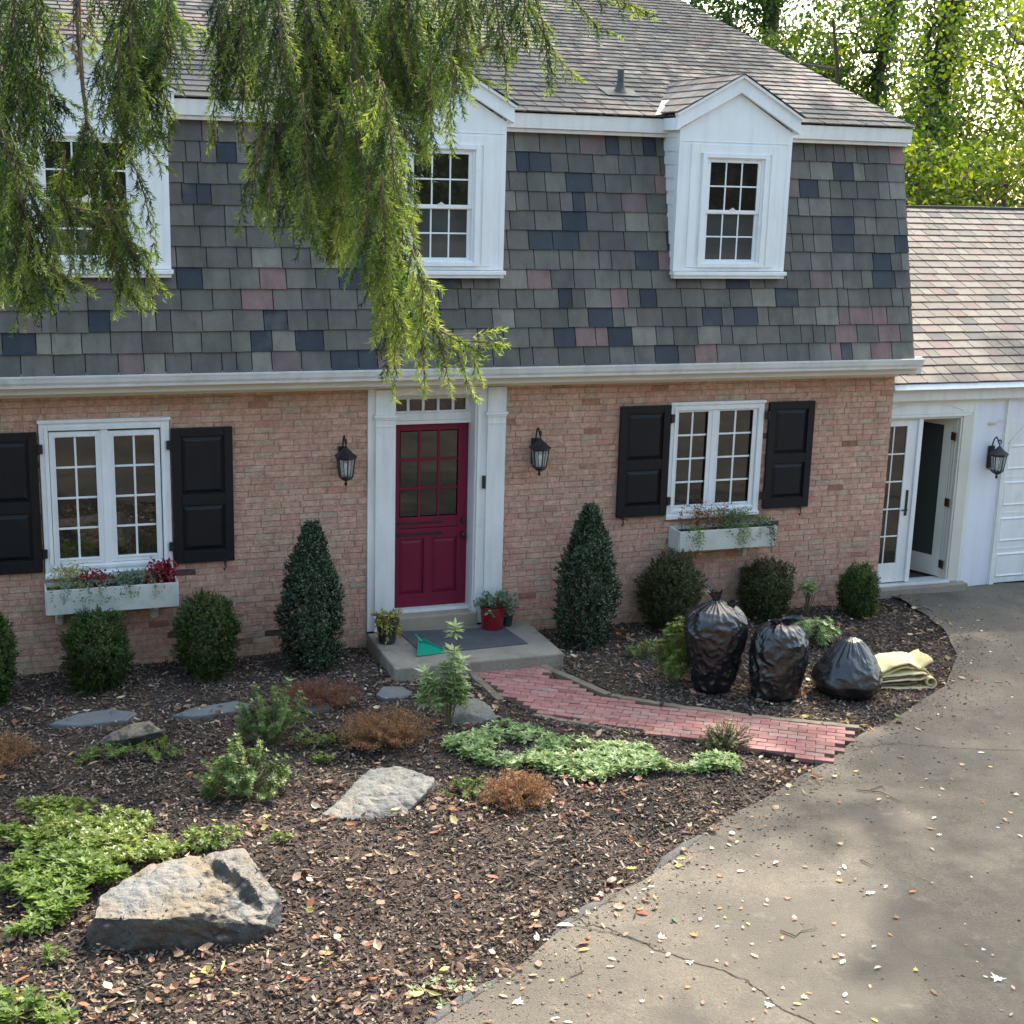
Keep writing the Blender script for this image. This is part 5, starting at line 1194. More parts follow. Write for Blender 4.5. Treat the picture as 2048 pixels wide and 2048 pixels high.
Lf = Leafage(); m = 80; P = r.normal(size=(m, 3))*[.05, .04, .04]+[0, 0, .24]; Lf.add(leaves(P, rv(m, r), rv(m, r), .028, .014, 0), r.rand(m)); Lf.build('foliage', M['rust'], t)
t = potplant('black plastic nursery pot with a yellowing plant left of the door', -.215, -.42, -.19, .085, .118, .25, M['blackpot'])
Lf = Leafage(); b = MB()
for k in range(44):
    a = r.rand()*6.283; out = .03+.10*r.rand(); up = r.uniform(.24, .34); hang = (math.sin(a) < 0) and (r.rand() < .65)
    if hang: pts_ = [(0, 0, .22), (math.cos(a)*.10, math.sin(a)*.11, .265), (math.cos(a)*.14, math.sin(a)*.16, .26-.20*r.rand())]
    else: pts_ = [(0, 0, .22), (math.cos(a)*out*.5, math.sin(a)*out*.5, up-.03), (math.cos(a)*out*1.3, math.sin(a)*out*1.3, up)]
    b.tube(pts_, .002, 4); e = np.array(pts_[2]); d = e-np.array(pts_[1]); m = 12
    Lf.add(leaves(np.array(pts_[1])+d*r.rand(m, 1), d/np.linalg.norm(d)*.7+rv(m, r)*.6, rv(m, r)+[0, -.4, .3], .05*(.6+.6*r.rand(m)), .014, 0), r.rand(m))
Lf.build('foliage', M['yellowleaf'], t); b.build('stem', M['stem'], t)
# green dustpan
dp = thing('dustpan', 'green plastic dustpan lying upside down on the stoop by the mat', 'dustpan', (.10, -.86, -.19), math.radians(12))
b = MB()
tri = [(-.16, -.07), (.15, -.09), (.16, -.03), (.035, .16), (-.02, .16)]
top_ = [(p[0]*.9, p[1]*.9) for p in tri]
vs = [(x_, y_, .004+.05*max(0, (y_+.09)/.25)) for x_, y_ in tri]+[(x_, y_, .012+.055*max(0, (y_+.09)/.25)) for x_, y_ in tri]
b.add(vs, [(4, 3, 2, 1, 0), (5, 6, 7, 8, 9)]+[(i, (i+1) % 5, 5+(i+1) % 5, 5+i) for i in range(5)])
for (p, q) in ((0, 4), (1, 2), (2, 3), (4, 3)):
    a_, b_ = np.array(tri[p]), np.array(tri[q]); za = .012+.055*max(0, (a_[1]+.09)/.25); zb_ = .012+.055*max(0, (b_[1]+.09)/.25); d_ = b_-a_; d_ = d_/np.linalg.norm(d_)*.004; nrm_ = (-d_[1], d_[0])
    b.add([(a_[0]-nrm_[0], a_[1]-nrm_[1], za), (b_[0]-nrm_[0], b_[1]-nrm_[1], zb_), (b_[0]-nrm_[0], b_[1]-nrm_[1], zb_+.035), (a_[0]-nrm_[0], a_[1]-nrm_[1], za+.012), (a_[0]+nrm_[0], a_[1]+nrm_[1], za), (b_[0]+nrm_[0], b_[1]+nrm_[1], zb_), (b_[0]+nrm_[0], b_[1]+nrm_[1], zb_+.035), (a_[0]+nrm_[0], a_[1]+nrm_[1], za+.012)], [(0, 1, 2, 3), (7, 6, 5, 4), (3, 2, 6, 7), (0, 3, 7, 4), (1, 5, 6, 2)])
b.build('pan', M['green_plastic'], dp)
b = MB(); b.tube([(.005, .15, .075), (.0, .21, .10), (-.005, .27, .115)], [.016, .013, .015], 10); b.build('handle', M['green_plastic'], dp, smooth=True)

# ---------------------------------------------------------------- window boxes
def wbox(label, x0, x1, z0, z1, yf, brx, brh, plants):
    t = thing('window_box', label, 'window box', ((x0+x1)/2, yf, z0))
    b = MB(); w_ = .02
    b.add([(x0+.02, yf, z0), (x1-.0, yf, z0), (x1+.0, yf-.02, z1), (x0, yf-.02, z1), (x0+.02, yf+w_, z0), (x1, yf+w_, z0), (x1, yf-.02+w_, z1), (x0, yf-.02+w_, z1)], [(0, 1, 2, 3), (7, 6, 5, 4), (3, 2, 6, 7), (1, 0, 4, 5), (0, 3, 7, 4), (1, 5, 6, 2)])
    b.box(x0+.001, x0+.02, yf+w_*.2, -.02, z0+.001, z1-.001); b.box(x1-.02, x1-.001, yf+w_*.2, -.02, z0+.001, z1-.001); b.box(x0+.02, x1-.02, -.035, -.015, z0, z1); b.box(x0+.02, x1-.02, yf+w_, -.035, z0, z0+.02)
    b.build('box', M['box_paint'], t, world=True, bevel=.003)
    s = MB(); s.box(x0+.02, x1-.02, yf+.02, -.036, z0+.02, z1-.04); s.build('soil', M['soil'], t, world=True)
    for xb in brx:
        q = MB(); pl = [(-.012, z0), (yf+.06, z0), (yf+.05, z0-.03), (yf+.085, z0-.055), (-.09, z0-.06), (-.06, z0-brh), (-.012, z0-brh)]
        q.prism(pl, 'x', xb-.025, xb+.025); q.box(xb-.04, xb+.04, -.02, -.012, z0-brh, z0); q.build('bracket', M['box_paint'], t, world=True)
    r = np.random.RandomState(int(abs(x0)*10))
    for (nm, lab, mt, x_, sp, hgt, n, L, W, hang) in plants:
        Lf = Leafage()
        for k in range(n):
            bx = min(max(x_+r.normal()*sp, x0+.03), x1-.03); by = r.uniform(yf+.03, -.08)
            if r.rand() < hang:
                ln = r.uniform(.08, .26 if hang > .6 else .16); pth = np.array([[bx, by, z1-.03], [bx, yf-.03, z1+.03], [bx+r.normal()*.02, yf-.045, z1-ln*.5], [bx+r.normal()*.03, yf-.04, z1-ln]])
            else:
                pth = np.array([[bx, by, z1-.03], [bx+r.normal()*.02, by, z1+hgt*.4], [bx+r.normal()*.05, by-.02, z1+hgt*r.uniform(.5, 1)], [bx+r.normal()*.07, by-.04, z1+hgt*r.uniform(.45, 1.05)]])
            m = 16; P = resample(pth, m)+r.normal(size=(m, 3))*.006; D = rv(m, r)+np.gradient(P, axis=0)*20
            Lf.add(leaves(P, D, rv(m, r)+[0, -.5, .5], L*(.6+.6*r.rand(m)), W, 0, .1), r.rand()*.4+r.rand(m)*.6)
        o = Lf.build(nm, mt, t, world=True); o['label'] = lab
wbox('grey white window box with red leaved plants below the left window', -3.60, -2.33, .33, .585, -.285, (-3.47, -2.55), .17, [
    ('yellow_flowers', 'spiky yellow green plant at the left end', M['yellowleaf'], -3.38, .08, .24, 26, .045, .012, 0), ('dark_leaf_plant', 'dark red leaved plant at the left', M['redleaf'], -3.14, .045, .15, 12, .05, .025, 0),
    ('trailing_plant', 'dusty green trailing plant at the left', M['silver'], -3.16, .16, .08, 46, .04, .016, .45), ('trailing_plant', 'dusty green trailing plant in the middle', M['silver'], -2.78, .10, .12, 40, .045, .015, .25),
    ('dark_leaf_plant', 'bright red leaved plant at the right end', M['redleaf'], -2.47, .05, .20, 26, .05, .028, 0), ('yellow_flowers', 'brown and yellow flower heads beside the red leaves', M['brown'], -2.56, .05, .15, 20, .025, .02, .1)])
wbox('pale window box with trailing green vines below the right window', 3.19, 4.43, .535, .775, -.285, (3.27, 4.16), .16, [
    ('vine', 'long green vine hanging over the front left', M['pach'], 3.42, .05, .10, 16, .028, .016, .95), ('vine', 'longest green vine hanging in the middle', M['pachlime'], 4.0, .035, .14, 26, .030, .012, .9), ('vine', 'short green vine hanging at the right end', M['boxwood'], 4.34, .035, .07, 18, .028, .014, .9),
    ('bronze_flowers', 'bronze flower heads standing at the left', M['brown'], 3.55, .12, .30, 34, .032, .022, 0), ('green_plant', 'bushy green plant in the middle', M['shrub'], 3.85, .12, .20, 46, .035, .014, .1), ('green_plant', 'silvery fern at the middle', M['silver'], 4.02, .06, .24, 26, .03, .01, .1),
    ('green_plant', 'low green plant at the right', M['shrub'], 4.22, .08, .10, 30, .032, .014, .2)])

# ---------------------------------------------------------------- wall lanterns
def lantern():
    t = thing('wall_lantern', 'x', 'lamp', (0, 0, 0), 0, 'black wall lanterns')
    b = MB(); b.box(-.045, .045, -.022, 0, .02, .30); b.lathe([(.03, .0), (.03, .005)], 4, (0, -.01)); b.build('back_plate', M['iron'], t, bevel=.006)
    b = MB(); pts_ = []
    for k in range(9): a = math.pi*(1.0-k/8*.95); pts_.append((0, -.075-.055*-math.cos(a)*-1 if False else -.07+.05*math.cos(a), .30+.13*math.sin(a)))
    pts_ = [(0, -.02, .27), (0, -.03, .34), (0, -.055, .40), (0, -.085, .425), (0, -.11, .405), (0, -.13, .37), (0, -.16, .345)]
    b.tube(pts_, .009, 8)
    sp = [(0, -.16+.028*math.sin(a)*(1-.06*a), .37+.028*(1-math.cos(a))*.9-.02) for a in np.linspace(0, 5.2, 16)]
    b.tube([(0, -.16, .31)]+sp, .0085, 8); b.build('scroll_arm', M['iron'], t)
    cy = -.16
    b = MB(); b.lathe([(.006, .325), (.02, .315), (.028, .305), (.075, .262), (.122, .228), (.122, .218), (.108, .214), (.02, .214)], 6, (0, cy), rot=math.pi/6); b.build('lamp_roof', M['iron'], t)
    b = MB()
    for k in range(6):
        a = math.pi/6+k*math.pi/3; ca_, sa_ = math.cos(a), math.sin(a)
        b.tube([(ca_*.098, cy+sa_*.098, .216), (ca_*.072, cy+sa_*.072, .015)], .0075, 5)
        a2 = a+math.pi/6; b.tube([(math.cos(a2)*.083, cy+math.sin(a2)*.083, .216), (math.cos(a2)*.062, cy+math.sin(a2)*.062, .015)], .003, 4)
    b.lathe([(.108, .216), (.108, .200), (.098, .196)], 6, (0, cy), rot=math.pi/6); b.lathe([(.078, .022), (.080, .008), (.06, -.012), (.03, -.03), (.012, -.038), (.010, -.05), (.018, -.06), (.016, -.072), (.005, -.09)], 6, (0, cy), rot=math.pi/6)
    b.build('lamp_frame', M['iron'], t)
    gm_, N_, L_, B_ = new_mat('clear_lantern_glass') if 'clear_lantern_glass' not in bpy.data.materials else (bpy.data.materials['clear_lantern_glass'],)*4
    if N_ is not gm_:
        B_.inputs['Base Color'].default_value = (.75, .8, .8, 1); B_.inputs['Roughness'].default_value = .05; tr_ = N_.new('ShaderNodeBsdfTransparent'); mx_ = N_.new('ShaderNodeMixShader'); mx_.inputs[0].default_value = .72
        L_.new(B_.outputs[0], mx_.inputs[1]); L_.new(tr_.outputs[0], mx_.inputs[2]); L_.new(mx_.outputs[0], N_['Material Output'].inputs[0])
    b = MB(); vs = [(math.cos(math.pi/6+k*math.pi/3)*R_, cy+math.sin(math.pi/6+k*math.pi/3)*R_, z_) for R_, z_ in ((.070, .02), (.095, .212)) for k in range(6)]
    b.add(vs, [(k, (k+1) % 6, 6+(k+1) % 6, 6+k) for k in range(6)]); b.build('lamp_glass', gm_, t)
    b = MB(); b.lathe([(.010, .02), (.012, .07), (.010, .075), (.018, .09), (.024, .11), (.020, .13), (.010, .15), (.004, .16)], 12, (0, cy)); b.build('bulb', M['bulb'], t, smooth=True)
    return t
L0 = lantern(); L0.location = (-.60, -.012, 1.545); L0['label'] = 'black wall lantern on the brick left of the front door'
L1 = copy_tree(L0); L1.location = (1.53, -.012, 1.555); L1['label'] = 'black wall lantern on the brick right of the front door'
L2 = copy_tree(L0); L2.location = (7.68, .188, 1.20); L2['label'] = 'black wall lantern on the white garage wall'
# ---------------------------------------------------------------- spruce hanging into the view
TB = at(-1500, 900, 5.2); tx, ty = float(TB[0]), float(TB[1]); tz = H(tx, ty)
spr = thing('spruce_tree', 'drooping green spruce hanging into the top left of the view', 'tree', (tx, ty, tz))
b = MB(); b.tube([(tx, ty, tz-.2), (tx+.03, ty, tz+1), (tx, ty+.04, tz+4), (tx+.05, ty, tz+8), (tx, ty, tz+14)], [.30, .24, .20, .13, .03], 14); b.build('trunk', M['bark'], spr, world=True)
rs = np.random.RandomState(77)
def needles(P0, P1, r, spacing=.0020, nl=.018, droop=0.0):
    """needles round a shoot from P0 to P1"""
    d = P1-P0; L = np.linalg.norm(d); n = max(6, int(L/spacing)); s = (np.arange(n)+r.rand(n))/n
    dn = d/L; C = P0+d*s[:, None]+np.array([0, 0, -1])*(droop*L*(s**2))[:, None]
    R = rv(n, r); R = unit(R-np.sum(R*dn, 1)[:, None]*dn); D = unit(R*.82+dn*.75+[0, 0, .03])
    l_ = nl*(.75+.4*r.rand(n))*np.where(s > .93, .8, 1); W = unit(np.cross(D, rv(n, r)))*.0018
    return np.stack([C-W, C+W, C+D*l_[:, None]], 1), np.full(n, 0.)
def strand(tri, vals, stems, spine, depth, dd, wid, tone, r, dens=1.0, shoot=.11, tip=1.0):
    """spine: pixel polyline seen at a distance; side shoots droop off it"""
    P = np.array([at(px, py, depth+dd*i/(len(spine)-1)) for i, (px, py) in enumerate(spine)])
    L = np.linalg.norm(np.diff(P, axis=0), axis=1).sum(); n = max(4, int(L/.0175*dens)); Q = resample(P, n)
    stems.append((Q[::4], .0016))
    for i in range(n):
        s = i/n; t_ = Q[min(i+1, n-1)]-Q[max(i-1, 0)]; t_ = t_/max(1e-6, np.linalg.norm(t_))
        lat = CR*(1 if i % 2 else -1)*(.6+.5*r.rand())+CF*r.normal()*.45; lat[2] *= .3
        ln = shoot*wid*1.25*(1-.6*s**2)*(.35+.85*r.rand())
        d = unit((t_*.85+lat*.52+np.array([0, 0, -.38]))[None])[0]
        e = Q[i]+d*ln
        tt, v = needles(Q[i], e, r, droop=.12); tn = tone+.26*r.normal()+.16*s-.08  # sunlit highlights and dark interior put into the needle colour
        tri.append(tt); vals.append(np.clip(tn+r.rand(len(tt))*.25, 0, 1))
        stems.append((np.array([Q[i], Q[i]+d*ln*.8]), .0011))
        for sg in (-1, 1):       # second order shoots, in a flat spray
            if ln > .06 and r.rand() < .42:
                m0 = Q[i]+d*ln*r.uniform(.25, .6); sd_ = unit(np.cross(d, CF)[None])[0]*sg
                e2 = m0+unit((d*.9+sd_*.45+rv(1, r)[0]*.15+np.array([0, 0, -.3]))[None])[0]*ln*r.uniform(.3, .55)
                tt, v = needles(m0, e2, r); tri.append(tt); vals.append(np.clip(tn+.08+r.rand(len(tt))*.25, 0, 1))
    tt, v = needles(Q[-2], Q[-1]+(Q[-1]-Q[-3])*1.0, r, .0016, .015); tri.append(tt); vals.append(np.clip(tone+.2+r.rand(len(tt))*.25, 0, 1))
def branch(label, strands, seed, mat='spruce', limb=None):
    r = np.random.RandomState(seed); tri, vals, stems = [], [], []
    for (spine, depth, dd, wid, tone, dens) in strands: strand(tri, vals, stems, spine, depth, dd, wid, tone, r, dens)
    q = np.concatenate(tri); v = np.concatenate(vals)
    b = MB()
    for S, rad in stems: b.tube([tuple(p) for p in S], [rad*1.5]*max(0, len(S)-2)+[rad, rad*.5] if len(S) > 2 else [rad, rad*.5], 4, cap=False)
    br = b.build('hanging_branch', M['twig'], spr, world=True)
    if label: br['label'] = label
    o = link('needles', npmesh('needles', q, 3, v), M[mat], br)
    return br
def fan(x0, y0, x1, y1, k, spread0, spread1, depth, dd, wid, tone, dens, r, ylen=60):
    """k near parallel strands hanging from around (x0,y0) to around (x1,y1)"""
    out = []
    for i in range(k):
        u = (i+.5)/k*2-1+r.uniform(-.2, .2); a = (x0+u*spread0, y0+r.uniform(-15, 15)); c = (x1+u*spread1, y1-abs(u)*ylen*r.uniform(.4, 1.3)+r.uniform(-ylen*.4, ylen*.4))
        m = (a[0]*.5+c[0]*.5+u*8+r.uniform(-8, 8), a[1]*.5+c[1]*.5)
        out.append(([a, m, c], depth+r.uniform(-.25, .25), dd, wid*r.uniform(.8, 1.2), tone+r.uniform(-.08, .08), dens))
    return out
R = random.Random(3)
# -- left cluster
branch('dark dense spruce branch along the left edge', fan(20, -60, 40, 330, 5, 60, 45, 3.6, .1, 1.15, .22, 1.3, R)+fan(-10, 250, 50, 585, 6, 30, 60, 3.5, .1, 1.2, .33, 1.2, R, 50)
       + [([(0, 140), (70, 170), (140, 205)], 3.5, 0, .6, .35, 1.2), ([(-20, 90), (50, 130), (100, 190), (110, 300)], 3.5, 0, 1.0, .25, 1.2), ([(20, 380), (60, 480), (110, 540), (165, 570)], 3.45, 0, .9, .5, 1.2), ([(0, 470), (50, 540), (75, 585)], 3.45, 0, .8, .6, 1.2)], 101)
branch('spruce branch hanging before the left dormer window', [([(150, -60), (158, 60), (165, 160), (172, 240)], 3.9, 0, .28, .2, .5), ([(172, 240), (165, 300), (150, 370), (100, 430)], 3.9, 0, .8, .3, 1.2), ([(172, 230), (200, 330), (230, 430), (262, 500)], 3.85, 0, .9, .35, 1.2),
       ([(165, 250), (175, 350), (200, 440), (215, 520)], 3.9, 0, .9, .3, 1.3), ([(130, 300), (120, 400), (150, 500), (140, 540)], 3.8, 0, .8, .5, 1.1), ([(110, 380), (150, 420), (215, 425), (250, 410)], 3.8, 0, .6, .45, 1.2),
       ([(190, 260), (150, 330), (110, 380), (70, 470)], 3.9, 0, .8, .35, 1.2), ([(215, 400), (225, 480), (245, 560), (262, 590)], 3.8, 0, .75, .45, 1.2), ([(230, 440), (260, 500), (310, 560), (325, 575)], 3.8, 0, .8, .45, 1.2), ([(250, 480), (270, 540), (275, 600)], 3.8, 0, .65, .5, 1.2), ([(190, 300), (210, 400), (200, 470), (190, 520)], 3.85, 0, 1.0, .25, 1.3), ([(230, 330), (245, 420), (250, 500)], 3.85, 0, .9, .28, 1.3), ([(140, 430), (190, 450), (240, 470), (290, 500)], 3.8, 0, .8, .4, 1.2), ([(90, 420), (120, 480), (110, 560)], 3.8, 0, .9, .45, 1.2), ([(220, 460), (235, 530), (232, 615)], 3.8, 0, .6, .55, 1.2), ([(290, 500), (305, 545), (300, 590)], 3.8, 0, .5, .55, 1.2), ([(250, 290), (285, 370), (300, 440), (310, 500)], 3.85, 0, .55, .35, 1.0), ([(200, 430), (180, 490), (165, 530)], 3.8, 0, .7, .5, 1.1)], 102)
branch('brown dying spruce stem at the upper left', [([(150, -60), (152, 30), (160, 120), (170, 190)], 3.92, 0, .30, .5, .7), ([(148, 0), (140, 60), (150, 110)], 3.92, 0, .25, .8, .8)], 103, 'spruce_dead')
branch('dense spruce branch hanging right of the left dormer gable', fan(265, -60, 285, 150, 7, 75, 55, 3.8, 0, 1.15, .28, 1.4, R)+fan(260, 60, 270, 290, 6, 40, 55, 3.75, 0, 1.0, .33, 1.3, R)+[([(300, 120), (330, 190), (340, 260)], 3.7, 0, .8, .5, 1.1), ([(230, 200), (240, 270), (225, 330)], 3.8, 0, .6, .3, 1.1), ([(275, 240), (290, 290), (315, 320), (330, 330)], 3.75, 0, .45, .3, 1.0), ([(210, 120), (200, 220), (195, 290)], 3.8, 0, .5, .25, 1.0)], 104)
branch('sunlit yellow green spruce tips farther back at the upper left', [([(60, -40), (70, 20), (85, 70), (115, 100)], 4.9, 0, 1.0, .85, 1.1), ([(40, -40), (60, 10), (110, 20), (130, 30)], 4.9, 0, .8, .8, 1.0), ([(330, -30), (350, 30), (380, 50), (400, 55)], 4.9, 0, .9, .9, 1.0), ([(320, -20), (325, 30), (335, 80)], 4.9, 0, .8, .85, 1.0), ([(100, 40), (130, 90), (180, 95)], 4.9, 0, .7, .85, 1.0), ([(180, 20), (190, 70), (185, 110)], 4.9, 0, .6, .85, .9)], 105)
# -- centre cluster
branch('dark spruce branch at the top left of the middle cluster', fan(470, -60, 470, 180, 4, 45, 30, 3.9, 0, 1.0, .22, 1.3, R)+[([(455, 60), (440, 140), (428, 210), (425, 270)], 3.85, 0, .6, .3, 1.1), ([(440, -20), (435, 80), (445, 190)], 3.85, 0, .9, .2, 1.2), ([(500, 120), (520, 220), (540, 330), (520, 400)], 3.9, 0, .7, .35, 1.2), ([(540, 240), (510, 330), (490, 400), (478, 450)], 3.85, 0, .6, .35, 1.1), ([(490, 160), (480, 260), (495, 305)], 3.9, 0, .5, .4, 1.0)], 106)
branch('broad spruce curtain at the top of the view', fan(600, -60, 620, 250, 8, 110, 90, 3.7, 0, 1.25, .35, 1.35, R)+fan(720, -60, 740, 260, 8, 110, 90, 3.75, 0, 1.25, .35, 1.35, R)+fan(850, -60, 850, 190, 7, 90, 80, 3.8, 0, 1.2, .38, 1.3, R), 107)
branch('spruce sprays hanging left of the middle dormer window', fan(600, 180, 610, 440, 6, 60, 55, 3.65, 0, .95, .48, 1.25, R, 60)+fan(665, 200, 670, 500, 5, 40, 35, 3.6, 0, .95, .55, 1.3, R, 50)+fan(545, 260, 535, 470, 3, 25, 25, 3.75, 0, .7, .5, 1.1, R), 108)
branch('long sunlit spruce branch hanging down before the front door lintel', fan(740, 150, 770, 420, 6, 50, 38, 3.5, 0, 1.0, .55, 1.4, R, 30)+fan(765, 350, 775, 560, 6, 35, 38, 3.45, 0, 1.05, .68, 1.5, R, 30)
       + fan(790, 500, 800, 680, 5, 35, 40, 3.45, 0, .9, .62, 1.5, R, 30)+[([(800, 600), (790, 690), (786, 778)], 3.4, 0, .42, .75, 1.4), ([(815, 600), (845, 690), (850, 776)], 3.4, 0, .45, .75, 1.4), ([(830, 600), (880, 680), (900, 774)], 3.4, 0, .42, .75, 1.4), ([(840, 610), (905, 680), (925, 740), (948, 788)], 3.4, 0, .40, .8, 1.4), ([(800, 560), (850, 590), (860, 640)], 3.42, 0, .5, .7, 1.2), ([(880, 660), (930, 690), (960, 682), (998, 688)], 3.38, 0, .5, .85, 1.6), ([(900, 670), (935, 680), (960, 665), (985, 662)], 3.38, 0, .35, .9, 1.3), ([(930, 690), (945, 710), (955, 740)], 3.38, 0, .35, .8, 1.3), ([(760, 560), (770, 640), (775, 740)], 3.45, 0, .6, .6, 1.4)], 109)
branch('spruce sprays hanging over the middle dormer gable', fan(850, 100, 850, 280, 4, 60, 55, 3.75, 0, .8, .45, 1.2, R, 40)+[([(890, 120), (900, 200), (903, 290)], 3.7, 0, .5, .6, 1.3), ([(860, 160), (850, 240), (845, 300)], 3.7, 0, .55, .5, 1.2), ([(980, 90), (930, 110), (895, 140), (890, 150)], 3.7, 0, .28, .35, .7), ([(900, 130), (940, 150), (970, 160)], 3.7, 0, .5, .6, 1.0)], 110)
branch('spruce tips at the upper right end of the tree', fan(990, -60, 1000, 100, 5, 70, 55, 4.0, 0, .8, .35, 1.2, R, 30)+[([(1060, -40), (1090, 60), (1098, 170)], 3.9, 0, .55, .5, 1.3), ([(1050, 0), (1100, 90), (1120, 120), (1150, 150)], 3.9, 0, .5, .55, 1.2), ([(1000, 60), (1010, 120), (1013, 175)], 3.9, 0, .4, .5, 1.1), ([(1110, -40), (1150, 0), (1190, 50), (1225, 66)], 3.9, 0, .5, .6, 1.2), ([(1150, -40), (1220, -5), (1262, 10), (1288, 20)], 3.9, 0, .45, .6, 1.2), ([(1230, -30), (1260, 10), (1285, 25)], 3.9, 0, .4, .55, 1.0)], 111)
b = MB(); b.tube([tuple(at(978, 88, 3.7)), tuple(at(930, 120, 3.7)), tuple(at(895, 140, 3.7)), tuple(at(860, 180, 3.7))], [.004, .006, .005, .003], 6)
b.tube([tuple(at(155, -60, 3.92)), tuple(at(157, 60, 3.92)), tuple(at(166, 180, 3.92)), tuple(at(176, 260, 3.92))], [.009, .008, .006, .003], 6)
b.tube([tuple(at(170, 50, 3.9)), tuple(at(200, 85, 3.85))], [.003, .002], 5); b.build('twig', M['twig'], spr, world=True)
# limbs above the frame that carry these branches
b = MB()
for (px, py, dp, zt) in ((1250, -90, 3.9, 3.4), (900, -110, 3.7, 3.2), (420, -100, 3.8, 3.5), (250, -90, 4.9, 4.2), (60, -90, 3.6, 3.0)):
    e = at(px, py, dp); s0 = np.array([tx, ty, e[2]+.55]); m1 = s0*.6+e*.4+[0, 0, .25]
    b.tube([tuple(s0), tuple(m1), tuple(s0*.25+e*.75+[0, 0, .15]), tuple(e)], [.06, .045, .028, .010], 8)
b.build('limb', M['bark'], spr, world=True)
# crown of the spruce outside the picture
r = np.random.RandomState(5); tri, vals = [], []
for k in range(900):
    zz = r.uniform(1.5, 13.5); a = r.rand()*6.283; rad = (14-zz)*.27*r.uniform(.3, 1); c = np.array([tx+math.cos(a)*rad, ty+math.sin(a)*rad, tz+zz+.3-rad*.25])
    dpx = (c-CAM)@CF
    if dpx > -.5 and -420 < 1024+FPX*((c-CAM)@CR)/max(dpx, .2) < 2500 and -450 < 1024-FPX*((c-CAM)@CU)/max(dpx, .2): continue
    if np.linalg.norm(c-CAM) < 1.3: continue
    for j in range(5):
        d = unit(np.array([[math.cos(a)+r.normal()*.5, math.sin(a)+r.normal()*.5, -.8]]))[0]; p0 = c+r.normal(size=3)*.12; tt, v = needles(p0, p0+d*.35, r, .012, .05); tri.append(tt); vals.append(r.rand(len(tt))*.6)
link('crown', npmesh('crown', np.concatenate(tri), 3, np.concatenate(vals)), M['spruce'], spr, world=True)

# ---------------------------------------------------------------- trees behind the house
def big_tree(name, label, base, h, rad, blobs, n, lsz, mat, seed, group=None, ivy=None, lean=(0, 0), bend=()):
    r = np.random.RandomState(seed); bx, by = base; z0 = G0; rad = rad*(1.3 if by > 6 else 1)
    t = thing(name, label, 'tree', (bx, by, z0), 0, group); b = MB()
    tp = [(bx, by, z0-.2)]; rr_ = [rad*1.35]
    for k in range(1, 9):
        s = k/8; tp.append((bx+lean[0]*s+.12*math.sin(k*1.7+seed), by+lean[1]*s+.1*math.cos(k*2.1+seed), z0+h*s)); rr_.append(rad*(1.05-.8*s))
    b.tube(tp, rr_, 12)
    Lf = Leafage(); tp = np.array(tp)
    per = 26
    for (c, R_, wgt) in blobs:
        nn_ = int(n*wgt*.44/per); c = np.array(c)
        i0 = np.argmin(np.abs(tp[:, 2]-(c[2]-R_*.8))); s0 = tp[i0]
        mid = (s0+c)/2+[0, 0, -.1]; b.tube([tuple(s0), tuple(mid+r.normal(size=3)*.2), tuple(c)], [rad*.35, rad*.2, rad*.07], 6, cap=False)
        for k in range(5):
            e = c+rv(1, r)[0]*R_*.8; b.tube([tuple((c+s0)/2*.4+c*.6), tuple(e)], [rad*.09, .01], 4, cap=False)
        D = rv(nn_, r); rad_ = R_*(.45+.6*r.rand(nn_)**.5)*(1+.5*np.array([noise.noise(Vector(d)*2+Vector((seed, c[0], 0))) for d in D])); C = c+D*rad_[:, None]*[1, 1, .8]
        P = np.repeat(C, per, 0)+r.normal(size=(nn_*per, 3))*R_*.13; DD = rv(nn_*per, r); DD[:, 2] -= .35
        Lf.add(leaves(P, DD, rv(nn_*per, r)*.9+[0, 0, .7], lsz*(.7+.6*r.rand(nn_*per)), lsz*.75, 0, .08), np.repeat(r.rand(nn_)*.55, per)+r.rand(nn_*per)*.4)
    b.build('trunk', M['bark'], t, world=True)
    Lf.build('crown', mat, t, world=True)
    if ivy:
        n_, zz0, zz1, spread = ivy; z = r.uniform(zz0, zz1, n_); a = r.rand(n_)*6.283
        X = np.interp(z, tp[:, 2], tp[:, 0]); Y_ = np.interp(z, tp[:, 2], tp[:, 1]); rd = np.interp(z, tp[:, 2], rr_)+spread*r.rand(n_)**1.6*(1+.9*np.array([noise.noise(Vector((q*1.3, w_, seed))) for q, w_ in zip(z, a)]))
        P = np.c_[X+np.cos(a)*rd, Y_+np.sin(a)*rd, z]; D = rv(n_, r); D[:, 2] -= .6; Lv = Leafage(); Lv.add(leaves(P, D, np.c_[np.cos(a), np.sin(a), np.full(n_, .4)]+rv(n_, r)*.5, .11*(.6+.6*r.rand(n_)), .09, 0), r.rand(n_)); Lv.build('ivy', M['ivy'], t, world=True)
    return t
DS = 1.32
def bl(px, py, dep, R_, wgt): p = at(px, py, dep*DS); return ((float(p[0]), float(p[1]), float(p[2])), R_*DS*.9, wgt)
def bxy(px, dep): p = at(px, 500, dep*DS); return (float(p[0]), float(p[1]))
big_tree('ivy_covered_tree', 'ivy covered trunk rising behind the sloping end of the main roof', bxy(1520, 30), 15, .30,
         [bl(1440, 20, 29, 1.0, .2), bl(1490, -60, 29, 1.6, .2), bl(1600, 170, 30, .9, .14), bl(1640, 110, 31, .8, .10), bl(1500, -250, 30, 2.2, .25)], 15000, .14, M['ivy'], 3, ivy=(7000, 3, 13, .55))
